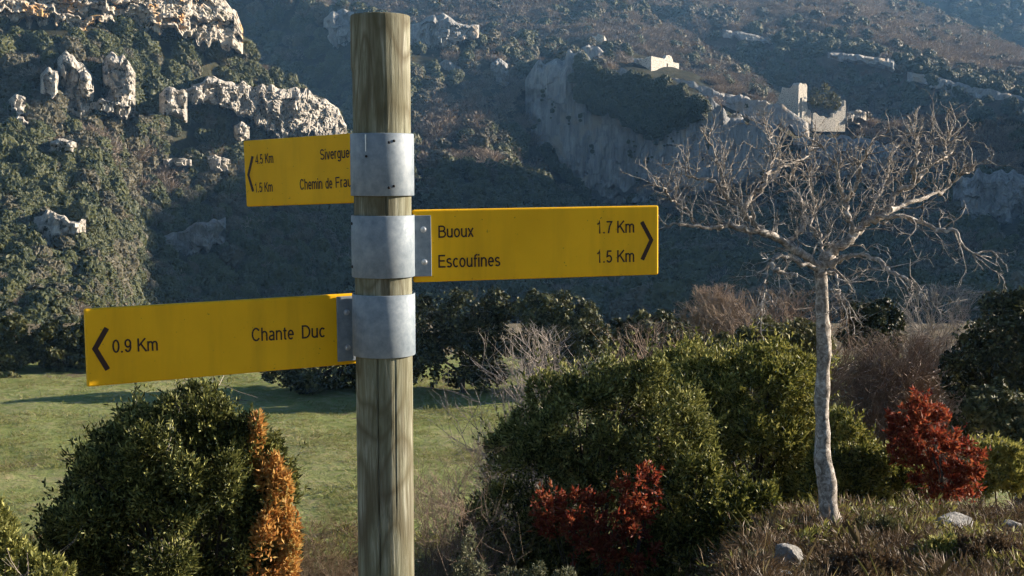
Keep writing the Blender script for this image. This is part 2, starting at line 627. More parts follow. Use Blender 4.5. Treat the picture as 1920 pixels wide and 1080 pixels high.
hill('fort_hillside', [
    (200, [(660, 190), (540, 330), (300, 440), (120, 490), (-80, 540)]),
    (400, [(640, 190), (520, 325), (300, 425), (120, 475), (-50, 515)]),
    (600, [(620, 188), (480, 310), (300, 402), (130, 442), (-5, 472)]),
    (760, [(610, 185), (460, 290), (320, 350), (180, 402), (60, 435)]),
    (900, [(600, 180), (450, 280), (320, 345), (190, 405), (72, 442)]),
    (1000, [(600, 180), (450, 290), (330, 385), (170, 420), (92, 465)]),
    (1100, [(600, 180), (470, 300), (390, 410), (190, 420), (70, 472)]),
    (1210, [(600, 180), (470, 300), (385, 408), (200, 416), (108, 466)]),
    (1300, [(600, 180), (470, 300), (370, 405), (215, 414), (138, 462)]),
    (1450, [(600, 180), (480, 300), (360, 405), (250, 438), (194, 474)]),
    (1520, [(600, 180), (480, 300), (360, 400), (270, 445), (228, 484)]),
    (1620, [(600, 180), (480, 300), (380, 395), (290, 445), (232, 492)]),
    (1700, [(600, 180), (490, 290), (400, 365), (310, 415), (246, 455)]),
    (1800, [(600, 175), (490, 280), (400, 342), (310, 384), (232, 424)]),
    (1920, [(600, 170), (490, 270), (400, 330), (300, 372), (228, 412)]),
    (2300, [(600, 150), (490, 250), (400, 310), (300, 352), (228, 392)]),
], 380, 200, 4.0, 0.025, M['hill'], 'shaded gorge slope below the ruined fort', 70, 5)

hill('brown_spur', [
    (200, [(300, 520), (60, 600), (-60, 660), (-180, 720)]),
    (700, [(250, 510), (60, 570), (-50, 630), (-140, 690)]),
    (900, [(200, 505), (70, 555), (-10, 605), (-70, 655)]),
    (1000, [(200, 505), (80, 550), (10, 595), (-45, 640)]),
    (1120, [(200, 505), (85, 545), (35, 580), (-8, 620)]),
    (1200, [(210, 505), (110, 540), (65, 570), (28, 605)]),
    (1270, [(240, 505), (140, 540), (95, 565), (62, 595)]),
    (1330, [(260, 505), (170, 535), (130, 560), (106, 585)]),
    (1400, [(290, 505), (210, 530), (175, 550), (152, 575)]),
    (1520, [(340, 505), (290, 525), (265, 540), (250, 560)]),
    (1600, [(400, 505), (350, 520), (330, 535), (320, 550)]),
], 260, 90, 4.0, 0.02, M['hill_brown'], 'brown wooded spur rising behind the fort', 60, 11)

hill('far_valley_side', [
    (900, [(320, 565), (120, 650), (10, 705), (-70, 790), (-170, 940)]),
    (1150, [(320, 565), (150, 645), (12, 692), (-60, 780), (-165, 930)]),
    (1300, [(320, 560), (165, 635), (35, 672), (-40, 770), (-150, 920)]),
    (1400, [(320, 555), (195, 622), (76, 654), (-20, 760), (-125, 910)]),
    (1500, [(330, 550), (212, 612), (92, 640), (5, 750), (-90, 900)]),
    (1600, [(330, 545), (222, 602), (106, 628), (32, 740), (-40, 900)]),
    (1680, [(340, 540), (236, 592), (128, 616), (58, 730), (8, 890)]),
    (1800, [(350, 525), (254, 572), (160, 598), (95, 710), (56, 870)]),
    (1920, [(360, 505), (268, 552), (190, 578), (135, 690), (106, 850)]),
    (2300, [(380, 470), (300, 515), (250, 540), (200, 640), (180, 790)]),
], 300, 130, 5.0, 0.016, M['hill_brown'], 'far valley side with a pale cliff edge and brown plateau', 120, 23)

hill('distant_mountain', [
    (900, [(160, 1000), (-30, 1120), (-160, 1220)]),
    (1500, [(160, 1000), (-20, 1110), (-160, 1220)]),
    (1800, [(180, 990), (10, 1090), (-150, 1210)]),
    (2000, [(200, 980), (20, 1080), (-140, 1200)]),
    (2400, [(220, 960), (40, 1060), (-130, 1180)]),
], 120, 50, 8.0, 0.01, M['hill'], 'distant bluish wooded mountainside', 150, 31)


def shading_ridge():  # added ridge out of view; crest heights shaped to cast the valley shade
    ys = np.linspace(125, 615, 90)
    xs = np.linspace(185, 420, 50)
    hy = np.interp(ys, [125, 180, 236, 292, 330, 358, 398, 448, 505, 560, 615],
                   [-26, 35, 84, 98, 103, 103, 90, 72, 44, 15, -20])
    Y, X = np.meshgrid(ys, xs, indexing='ij')
    prof = np.interp(xs, [185, 215, 250, 290, 420], [-0.3, 0.35, 1.0, 0.96, 0.1])
    Z = -26 + (hy[:, None] + 26) * np.clip(prof[None, :], 0, None) + 3 * fbm(np.stack([X * .05, Y * .05, X * 0], -1), 4, 77)
    V = np.stack([X, Y, Z], -1).reshape(-1, 3)
    tag(link('unseen_shading_ridge', mk_mesh('unseen_shading_ridge', V, grid_faces(len(ys), len(xs)), True), M['hill']),
        'unseen ridge added on the right to shade the valley', kind='structure')


shading_ridge()

# haze
def haze():
    x0, x1, y0, y1, z0, z1 = -1100, 1100, -60, 1500, -62, 225
    V = np.array([[x, y, z] for z in (z0, z1) for y in (y0, y1) for x in (x0, x1)], float)
    Fq = np.array([[0, 2, 3, 1], [4, 5, 7, 6], [0, 1, 5, 4], [2, 6, 7, 3], [0, 4, 6, 2], [1, 3, 7, 5]])
    t = NT('thin_blue_haze')
    p = t.n('ShaderNodeVolumePrincipled')
    p.inputs['Color'].default_value = (0.27, 0.57, 1.0, 1)
    p.inputs['Density'].default_value = 0.00024
    p.inputs['Absorption Color'].default_value = (1, 1, 1, 1)
    p.inputs['Anisotropy'].default_value = 0.0
    t.l(p.outputs[0], t.out.inputs['Volume'])
    o = link('haze', mk_mesh('haze', V, Fq), t.m)
    tag(o, 'thin bluish haze filling the valley', 'haze', kind='stuff')
haze()

# ------------------------------------------------------------------ cliffs and outcrops
CLIFFS = []


def cliff(label, top, bot, Y, bulge, mat, seed, res=None, col=0.35, slant=0.0, name='rock_outcrop', cat='rock outcrop', group=None, yr=None, rough=1.0, thick=1.5, sink=9.0, blocky=True, gs=1.0, bw=2.3, bh=3.4):
    """A rock body: outline top and bottom lines in the picture, at depth Y, bulging towards the viewer."""
    top = np.array(top, float)
    bot = np.array(bot, float)
    if sink > 0 and blocky:
        cx_ = (top[0, 0] + top[-1, 0]) / 2
        top[:, 0] = cx_ + (top[:, 0] - cx_) * 1.14
        bot[:, 0] = cx_ + (bot[:, 0] - cx_) * 1.14
        hh_ = np.mean(bot[:, 1]) - np.mean(top[:, 1])
        top[:, 1] -= 0.08 * hh_
        bot[:, 1] += 0.14 * hh_
    x0, x1 = top[0, 0], top[-1, 0]
    hpx = np.mean(np.interp(bot[:, 0], bot[:, 0], bot[:, 1])) - np.mean(top[:, 1])
    if res is None:
        res = max(2.2, (x1 - x0) / 150)
    nx = int(np.clip((x1 - x0) / res, 14, 170))
    ny = int(np.clip(hpx / res, 12, 120))
    px = np.linspace(x0, x1, nx)
    ty = np.interp(px, top[:, 0], top[:, 1])
    by = np.interp(px, bot[:, 0], bot[:, 1])
    v = np.linspace(0, 1, ny)
    PY = by[None] * (1 - v[:, None]) + ty[None] * v[:, None]
    Yb = Y if yr is None else np.linspace(Y, yr, nx)[None]
    PX = np.broadcast_to(px, PY.shape).copy()
    U = np.linspace(0, 1, nx)[None]
    edge = np.clip(np.minimum(U, 1 - U) * 5, 0, 1) ** 0.5 * np.clip((1 - v[:, None]) * 6, 0, 1) ** 0.5
    D = at_arr(PX, PY, np.broadcast_to(Yb, PY.shape) + 0.0)
    size = (x1 - x0) * Y / F
    fr = 5.5 / max(4.0, min(size, 30.0))
    if blocky:
        # jointed limestone: blocks of different depth, split by upright joints and bedding planes
        wp = np.stack([fbm(D * 0.35, 3, seed + 1), fbm(D * 0.35 + 40, 3, seed + 2), fbm(D * 0.35 + 80, 3, seed + 3)], -1)
        a_ = D[..., 0] * 0.9 + D[..., 1] * 0.2

        def cells(bw, bh, sd_):
            ci = np.floor(a_ / bw + 0.55 * wp[..., 0] * 2.2 / bw)
            shift = _h(ci, ci * 0, ci * 0, sd_ + 7)
            cj = np.floor(D[..., 2] / bh + shift + 0.5 * wp[..., 2] * 1.6 / bh)
            return _h(ci, cj, ci * 0, sd_)
        low_n = fbm(D * fr * 0.6, 3, seed + 4)
        c = 0.42 * cells(bw * gs, bh * gs, seed) + 0.26 * cells(bw * 0.42 * gs, bh * 0.4 * gs, seed + 31) + 0.4 * low_n
        f2 = fbm(D * 2.4, 3, seed + 5, 0.6)
        disp = bulge * (0.55 + c + 0.12 * rough * f2)
        by_j = vnoise(np.stack([px * 0.11, px * 0 + seed, px * 0 + 4], -1), seed + 2) * 0.10 * hpx
        PY = PY + ((1 - v[:, None]) ** 2) * by_j[None]
    else:
        # sheer wall: tall upright panels, fractured, with a few ledges
        wp = np.stack([fbm(D * 0.10, 3, seed + 1), fbm(D * 0.10 + 80, 3, seed + 3)], -1)
        a_ = D[..., 0] * 0.95 - D[..., 1] * 0.1

        def panel(bw, bh, sd_):
            ci = np.floor(a_ / bw + 1.1 * wp[..., 0])
            shift = _h(ci, ci * 0, ci * 0, sd_ + 7)
            cj = np.floor(D[..., 2] / bh + shift * 1.5 + 0.6 * wp[..., 1])
            return _h(ci, cj, ci * 0, sd_)
        c = fbm(D * np.array([0.07, 0.07, 0.02]), 3, seed, 0.5)
        f2 = fbm(D * np.array([0.9, 0.9, 0.35]), 4, seed + 5, 0.55)
        disp = bulge * (0.55 + 0.8 * c + 0.24 * panel(5.5, 17.0, seed) + 0.16 * panel(2.1, 6.5, seed + 3) + 0.14 * f2)
    YY = Yb + slant * v[:, None] - disp * edge
    top_j = (vnoise(np.stack([px * 0.09, px * 0 + seed, px * 0], -1), seed)) * 0.08 * hpx
    PY = PY + (v[:, None] ** 3) * top_j[None]
    # ragged margin: the body dips into the slope along an uneven line
    ed = np.minimum(np.minimum(U, 1 - U) * (x1 - x0), np.minimum(v[:, None], 1.15 - v[:, None]) * hpx) / max(10.0, 0.28 * min(hpx, x1 - x0))
    tat = 0.9 * fbm(np.stack([PX / (13 if blocky else 30), PY / (17 if blocky else 38), PX * 0 + seed], -1), 3, seed + 20) + 0.42 - ed
    YY = YY + sink * smooth(tat / 0.45)
    P = at_arr(PX, PY, YY)
    Bk = at_arr(PX, PY, np.broadcast_to(Yb, PY.shape) + slant * v[:, None] + bulge * 1.4 + thick + sink)
    n = nx * ny
    Fq = [grid_faces(ny, nx)]
    Fq.append(grid_faces(ny, nx)[:, ::-1] + n)
    rim = np.concatenate([np.arange(nx), np.arange(1, ny) * nx + nx - 1,
                          (ny - 1) * nx + np.arange(nx - 2, -1, -1), np.arange(ny - 2, 0, -1) * nx])
    r2 = np.roll(rim, -1)
    Fq.append(np.stack([rim, rim + n, r2 + n, r2], -1))
    V = np.concatenate([P.reshape(-1, 3), Bk.reshape(-1, 3)])
    base = at((x0 + x1) / 2, float(np.mean(by)), Y)
    o = link(name, mk_mesh(name, V - base, np.concatenate(Fq), False), mat)
    o.location = tuple(base)
    tag(o, label, cat, group)
    CLIFFS.append((px, ty, by, Y))
    return o


GA = 'limestone outcrops on the left hillside'
cliff('long pale limestone cliff with ochre stains across the top left corner', [(-60, -60), (120, -60), (250, -50), (340, -40), (385, -5), (410, 25), (422, 62)],
      [(-60, 34), (60, 40), (150, 54), (240, 52), (300, 46), (350, 68), (400, 80), (422, 82)], 229, 5.0, M['rock_lit'], 3, 2.2, 0.9, 3, gs=1.5, bw=5.0, bh=1.7, sink=3.0, yr=258, group=GA, rough=1.4)
cliff('tall rounded limestone pinnacle, left of the pair on the wooded slope', [(112, 122), (125, 108), (140, 110), (158, 132), (172, 150)],
      [(112, 205), (140, 212), (172, 205)], 206, 3.6, M['rock'], 12, 1.8, group=GA)
cliff('tall limestone pinnacle with a dark cap, right of the pair', [(196, 122), (210, 105), (228, 112), (242, 130), (250, 150)],
      [(196, 204), (225, 210), (250, 202)], 209, 3.6, M['rock'], 17, 1.8, group=GA)
cliff('narrow limestone block right of the pinnacle pair', [(302, 176), (318, 166), (332, 168), (348, 178)],
      [(302, 206), (325, 212), (348, 224)], 214, 2.8, M['rock'], 25, 1.8, group=GA)
cliff('low pale slab between the feet of the two pinnacles', [(170, 196), (190, 186), (212, 190)], [(170, 206), (190, 210), (212, 210)], 205, 1.6, M['rock'], 29, 1.8, group=GA)
cliff('long jagged pale limestone band stepping down the ridge to the top sign', [(376, 164), (396, 156), (412, 146), (432, 152), (455, 158), (476, 164), (494, 158), (515, 164), (534, 172), (548, 168), (566, 174), (586, 186), (604, 198), (618, 206), (632, 238)],
      [(376, 182), (396, 186), (420, 194), (450, 204), (476, 224), (500, 236), (520, 250), (545, 258), (580, 260), (632, 264)], 240, 4.2, M['rock'], 41, 1.5, group=GA, rough=1.4, yr=264, sink=7, gs=1.2)
cliff('small pale crag at the far left edge below the pinnacles', [(18, 190), (30, 178), (46, 186)], [(18, 206), (32, 214), (46, 212)], 190, 2.2, M['rock'], 47, 1.8, group=GA)
cliff('small broken ledge at the far left, lower down', [(16, 228), (34, 218), (58, 226)], [(16, 236), (36, 240), (58, 238)], 184, 1.6, M['rock'], 49, 1.8, group=GA)
cliff('scattered white ledge in the middle of the lit slope', [(92, 268), (118, 260), (140, 268)], [(92, 282), (118, 290), (140, 286)], 178, 1.8, M['rock'], 53, 1.8, group=GA)
cliff('small white block left of the top sign board', [(440, 236), (452, 230), (466, 240)], [(440, 256), (452, 264), (466, 258)], 238, 2.0, M['rock'], 57, 1.6, group=GA)
cliff('pale broken ledge just above the shaded ravine', [(308, 300), (330, 296), (356, 300)], [(308, 308), (330, 312), (356, 310)], 226, 1.6, M['rock'], 60, 1.6, group=GA)
cliff('bright ledge beside the arrow end of the top sign', [(386, 298), (404, 292), (430, 300)], [(386, 314), (406, 322), (430, 320)], 232, 2.2, M['rock'], 62, 1.6, group=GA)
cliff('sunlit white rock face low on the spur above the lowest sign', [(68, 412), (92, 398), (112, 402), (128, 416), (155, 416)],
      [(68, 448), (86, 468), (112, 442), (130, 436), (155, 436)], 138, 2.2, M['rock'], 66, 1.8, group=GA)
cliff('bluish shaded rock face in the dark ravine below the top sign', [(284, 468), (310, 448), (340, 436), (372, 420), (414, 412)],
      [(284, 488), (310, 492), (340, 488), (372, 474), (414, 446)], 205, 3.0, M['rock_far'], 71, 2.0, group=GA)

cliff('low fissured ledge between the narrow block and the long jagged band', [(340, 174), (358, 164), (382, 168)], [(340, 190), (358, 188), (382, 190)], 236, 2.2, M['rock'], 74, 1.6, group=GA)
cliff('thin pale ledge left of the tall pinnacle pair', [(78, 140), (92, 130), (108, 138)], [(78, 172), (92, 182), (108, 176)], 200, 2.0, M['rock'], 75, 1.6, group=GA)
GB = 'grey cliffs on the fort slope'
cliff('great grey streaked cliff wall below the ruined fort', [(985, 160), (1005, 128), (1040, 106), (1085, 100), (1110, 122), (1180, 146), (1250, 160), (1320, 188), (1400, 222), (1460, 246)],
      [(985, 270), (1010, 290), (1050, 318), (1085, 372), (1110, 384), (1180, 380), (1250, 380), (1320, 360), (1400, 350), (1460, 330)], 401, 4.0, M['rock_wall'], 80, 2.6, 0.08, 4, 'cliff', 'cliff', GB, yr=386, rough=0.6, thick=26, sink=4.5, blocky=False)
cliff('grey upper cliff band left of the white chapel ruin', [(1090, 96), (1110, 84), (1150, 104), (1190, 112), (1220, 112)],
      [(1090, 104), (1110, 120), (1150, 138), (1190, 140), (1220, 138)], 454, 0.8, M['rock_far'], 84, 2.0, 0.3, 2, 'cliff', 'cliff', GB, gs=1.8)
cliff('grey cliff band dropping right below the chapel ruin', [(1250, 146), (1300, 152), (1350, 172), (1400, 186), (1455, 200), (1500, 232)],
      [(1250, 158), (1300, 186), (1350, 216), (1400, 232), (1455, 238), (1500, 258)], 447, 0.8, M['rock_far'], 88, 2.2, 0.25, 4, 'cliff', 'cliff', GB, gs=1.8, yr=436)
cliff('broad grey cliff behind the crown of the bare tree', [(1500, 262), (1560, 258), (1640, 268), (1690, 290)], [(1500, 330), (1560, 340), (1640, 345), (1690, 330)], 420, 6, M['rock_far'], 92, 2.6, 0.25, 6, 'cliff', 'cliff', GB, gs=1.8)
cliff('bluish grey cliff at the right edge beyond the bare tree', [(1800, 350), (1850, 326), (1920, 330), (1990, 330)], [(1800, 410), (1850, 425), (1920, 440), (1990, 440)], 330, 5, M['rock_far'], 95, 2.6, 0.25, 6, 'cliff', 'cliff', GB, gs=1.8)
cliff('pale bluish cliff left of the top of the post', [(612, 40), (640, 22), (668, 30), (690, 50)], [(612, 60), (640, 100), (668, 118), (690, 100)], 445, 5, M['rock_far'], 99, 2.0, 0.3, 4, 'cliff', 'cliff', GB, gs=1.8)
cliff('pale bluish cliff right of the top of the post', [(770, 50), (800, 40), (830, 26), (862, 48), (890, 52)], [(770, 84), (800, 98), (830, 92), (862, 72), (890, 62)], 428, 5, M['rock_far'], 103, 2.0, 0.3, 4, 'cliff', 'cliff', GB, gs=1.8)
cliff('rounded grey rock knob on the shaded slope, left one', [(818, 125), (838, 112), (860, 122), (874, 140)], [(818, 136), (838, 140), (860, 144), (874, 146)], 418, 3, M['rock_far'], 107, 2.0, 0.5, 2, group=GB)
cliff('rounded grey rock tower on the shaded slope, middle one', [(922, 118), (938, 112), (954, 124)], [(922, 156), (938, 162), (954, 160)], 418, 3, M['rock_far'], 109, 2.0, 0.5, 2, group=GB)
GC = 'cliff edge of the far valley side'
cliff('thin pale cliff edge on the far valley side with a white end', [(1560, 98), (1600, 102), (1640, 108), (1668, 112), (1674, 124)], [(1560, 108), (1600, 116), (1640, 124), (1668, 134), (1674, 132)], 617, 1.6, M['rock_far'], 113, 1.8, 0.4, 2, 'cliff', 'cliff', GC, yr=606, rough=1.5)
cliff('long pale bluish cliff edge at the right side of the far valley', [(1720, 138), (1770, 148), (1830, 164), (1900, 180), (1990, 206)], [(1720, 146), (1770, 168), (1830, 196), (1900, 214), (1990, 244)], 602, 2.0, M['rock_far'], 117, 2.4, 0.3, 3, 'cliff', 'cliff', GC, yr=566)
cliff('short pale cliff edge high on the far valley side', [(1360, 56), (1400, 62), (1450, 76)], [(1360, 68), (1400, 78), (1450, 86)], 650, 1.3, M['rock_far'], 121, 2.0, 0.3, 2, 'cliff', 'cliff', GC)


# ------------------------------------------------------------------ leaf meshes
def sprigs(P, N, length, width, blades, spread, rg, bend=0.0):
    """Little tufts of pointed leaves at points P growing along N."""
    n = len(P)
    P = np.repeat(P, blades, 0)
    N = np.repeat(N, blades, 0)
    k = len(P)
    D = unit(N + spread * rg.normal(size=(k, 3)))
    L = length * rg.uniform(0.55, 1.3, (k, 1))
    W = unit(np.cross(D, rg.normal(size=(k, 3)))) * width * rg.uniform(0.7, 1.3, (k, 1))
    B0 = P + D * L * 0.05
    Mid = P + D * L * 0.5
    Tip = P + D * L + bend * L * np.array([0, 0, -1.0])
    V = np.stack([B0, Mid + W, Tip, Mid - W], 1).reshape(-1, 3)
    Fq = np.arange(k * 4).reshape(-1, 4)
    return V, Fq


def cards(P, N, size, rg, flat=0.7):
    """Single leaf-cluster faces, roughly facing N."""
    n = len(P)
    N = unit(N + flat * rg.normal(size=(n, 3)))
    A = unit(np.cross(N, rg.normal(size=(n, 3))))
    B = np.cross(N, A)
    s = size * rg.uniform(0.6, 1.4, (n, 1))
    q = rg.uniform(0.45, 0.8, (n, 1))
    V = np.stack([P - A * s, P + B * s * q, P + A * s, P - B * s * q], 1)
    V += rg.normal(size=V.shape) * (size * 0.12)
    return V.reshape(-1, 3), np.arange(n * 4).reshape(-1, 4)


def crown_points(lobes, n, rg, depth=0.16, rough=0.22, nfreq=2.2, seed=0, sub=11, sr=(0.24, 0.42), tall=1.15):
    """lobes: (center(3), radii(3)). Every lobe carries clumps on its surface; leaves fill the clumps' shells,
    so the crown gets an uneven outline with lit clumps and dark gaps."""
    C0 = np.array([l[0] for l in lobes])
    R0 = np.array([l[1] for l in lobes])
    C, R, D0 = [], [], []
    for c, r in zip(C0, R0):
        d = unit(rg.normal(size=(sub, 3)))
        rr = 0.72 + 0.34 * rg.random((sub, 1))
        s_ = rg.uniform(sr[0], sr[1], (sub, 1)) * np.array([1, 1, tall])
        cc = c + d * r * rr
        dd = np.min([np.linalg.norm((cc - C0[k]) / R0[k], axis=1) for k in range(len(C0))], axis=0)
        ok = dd > 0.6
        C.append(cc[ok]); R.append((s_ * r)[ok]); D0.append(d[ok])
    C.append(C0); R.append(R0 * 0.86); D0.append(np.zeros_like(C0))
    C, R, D0 = np.concatenate(C), np.concatenate(R), np.concatenate(D0)
    area = (R[:, 0] * R[:, 1] + R[:, 0] * R[:, 2] + R[:, 1] * R[:, 2])
    area[-len(C0):] *= 0.32
    idx = rg.choice(len(C), size=int(n * 1.7), p=area / area.sum())
    d = unit(rg.normal(size=(len(idx), 3)) + 0.5 * D0[idx])
    c, r = C[idx], R[idx]
    bumpy = 1 + rough * vnoise(d * nfreq * 1.6 + c * 3.1 / np.mean(R0), seed + 3)
    rr = bumpy * (1 - np.minimum(rg.exponential(depth * 1.6, len(idx)), 0.8)) + np.abs(rg.normal(size=len(idx))) * 0.10
    P = c + d * r * rr[:, None]
    keep = np.ones(len(P), bool)
    for k in range(len(C0)):
        dd = np.linalg.norm((P - C0[k]) / R0[k], axis=1)
        keep &= dd > 0.55
    P, d, r = P[keep][:n], d[keep][:n], r[keep][:n]
    return P, unit(d / r)


# prototypes for the far woods


def proto(name, V, Fq, mat):
    me = mk_mesh(name, V, Fq)
    me.materials.append(mat)
    o = bpy.data.objects.new(name, me)
    PROTO_CUR.objects.link(o)
    return o


def scatter(name, P, sc, idx, coll, label, cat, sz=None):
    n = len(P)
    me = bpy.data.meshes.new(name)
    me.vertices.add(n)
    me.vertices.foreach_set('co', np.ascontiguousarray(P, np.float32).ravel())
    sz = np.ones(n) if sz is None else sz
    S3 = np.stack([sc, sc, sc * sz], -1).astype(np.float32)
    a = me.attributes.new('sc', 'FLOAT_VECTOR', 'POINT')
    a.data.foreach_set('vector', S3.ravel())
    a = me.attributes.new('rt', 'FLOAT_VECTOR', 'POINT')
    rt = np.zeros((n, 3), np.float32)
    rt[:, 2] = rng.uniform(0, 6.283, n)
    rt[:, :2] = rng.normal(size=(n, 2)) * 0.08
    a.data.foreach_set('vector', rt.ravel())
    a = me.attributes.new('kd', 'INT', 'POINT')
    a.data.foreach_set('value', np.asarray(idx, np.int32))
    o = link(name, me)
    ng = bpy.data.node_groups.new(name + '_nodes', 'GeometryNodeTree')
    ng.interface.new_socket('Geometry', in_out='INPUT', socket_type='NodeSocketGeometry')
    ng.interface.new_socket('Geometry', in_out='OUTPUT', socket_type='NodeSocketGeometry')
    gi = ng.nodes.new('NodeGroupInput')
    go = ng.nodes.new('NodeGroupOutput')
    mp = ng.nodes.new('GeometryNodeMeshToPoints')
    ip = ng.nodes.new('GeometryNodeInstanceOnPoints')
    ci = ng.nodes.new('GeometryNodeCollectionInfo')
    ci.inputs['Collection'].default_value = coll
    ci.inputs['Separate Children'].default_value = True
    ci.inputs['Reset Children'].default_value = True

    def attr(nm, ty):
        k = ng.nodes.new('GeometryNodeInputNamedAttribute')
        k.data_type = ty
        k.inputs['Name'].default_value = nm
        return k.outputs['Attribute']
    ng.links.new(gi.outputs[0], mp.inputs['Mesh'])
    ng.links.new(mp.outputs[0], ip.inputs['Points'])
    ng.links.new(ci.outputs[0], ip.inputs['Instance'])
    ip.inputs['Pick Instance'].default_value = True
    ng.links.new(attr('kd', 'INT'), ip.inputs['Instance Index'])
    ng.links.new(attr('rt', 'FLOAT_VECTOR'), ip.inputs['Rotation'])
    ng.links.new(attr('sc', 'FLOAT_VECTOR'), ip.inputs['Scale'])
    ng.links.new(ip.outputs[0], go.inputs[0])
    md = o.modifiers.new('scatter', 'NODES')
    md.node_group = ng
    return tag(o, label, cat, kind='stuff')


def unit_crown(n, size, seed, flat=0.8):
    """Far tree crown: lumpy leafy body with loose leaf faces on it."""
    rg = np.random.default_rng(seed)
    bm = bmesh.new()
    bmesh.ops.create_icosphere(bm, subdivisions=4, radius=1.0)
    d = np.array([v.co[:] for v in bm.verts])
    bm.verts.index_update()
    tri = np.array([[v.index for v in f.verts] for f in bm.faces])
    bm.free()
    off = seed * 1.7
    r = 0.86 + 0.30 * fbm(d * 1.7 + off, 2, seed) + 0.16 * (1 - 2 * np.abs(vnoise(d * 3.4 + off, seed + 1))) + 0.10 * fbm(d * 9 + off, 2, seed + 2)
    V1 = d * r[:, None] * np.array([0.95, 0.95, 0.9])
    V1[:, 2] = np.maximum(V1[:, 2], -0.75) + 0.78
    N = d
    q = rg.choice(len(d), n)
    P = V1[q] + d[q] * rg.uniform(-0.03, 0.13, (n, 1)) + rg.normal(size=(n, 3)) * 0.03
    V2, F2 = cards(P, N[q], size, rg, flat)
    return np.concatenate([V1, V2]), [tri, F2 + len(V1)]


def unit_bare(seed, n=170):
    rg = np.random.default_rng(seed)
    b = rg.normal(size=(n, 3)) * np.array([0.28, 0.28, 0.12]) + np.array([0, 0, 0.35])
    d = unit(np.stack([b[:, 0] * 1.6, b[:, 1] * 1.6, np.full(n, 0.75)], -1) + 0.3 * rg.normal(size=(n, 3)))
    b = b + d * rg.uniform(0, 0.8, (n, 1))
    return sprigs(b, d, 0.42, 0.026, 4, 0.35, rg)


PROTO_CUR = bpy.data.collections.new('scrub_kinds')
WOODS = PROTO_CUR
for k in range(4):
    proto('kind_a%d' % k, *unit_crown(480, 0.07, 100 + k, 0.4), M['scrubA'])
for k in range(2):
    proto('kind_b%d' % k, *unit_crown(480, 0.07, 120 + k, 0.4), M['scrubB'])
for k in range(3):
    proto('kind_c%d' % k, *unit_bare(140 + k), M['twig_far'])


def hill_points(hname, n, rg, power=0.8):
    P = HILLS[hname]
    a, b, c, d = P[:-1, :-1], P[:-1, 1:], P[1:, 1:], P[1:, :-1]
    ar = np.linalg.norm(np.cross(c - a, d - b), axis=-1) / 2
    # density per view area is what counts, nearer ground gets its share
    pr = (ar / (a[..., 1] ** power)).ravel()
    i = rg.choice(len(pr), size=n, p=pr / pr.sum())
    u, v = rg.random((n, 1)), rg.random((n, 1))
    A, B, Cc, Dd = (q.reshape(-1, 3)[i] for q in (a, b, c, d))
    return A * (1 - u) * (1 - v) + B * u * (1 - v) + Cc * u * v + Dd * (1 - u) * v


def mask_cliffs(Q, margin=2.0, stay=0.16):
    px, py = proj(Q)
    keep = np.ones(len(Q), bool)
    luck = rng.random(len(Q)) > stay
    for (cx, ty, by, Y) in CLIFFS:
        inside = (px > cx[0] - margin) & (px < cx[-1] + margin)
        t = np.interp(px, cx, ty)
        b = np.interp(px, cx, by)
        keep &= ~(luck & inside & (py > t + 2 + 0.18 * (b - t)) & (py < b + 0.10 * (b - t) + 15) & (Q[:, 1] < Y + 14))
    return keep


def inframe(Q, mx=160, my=120):
    px, py = proj(Q)
    return (px > -mx) & (px < 1920 + mx) & (py > -my) & (py < 1080 + my)


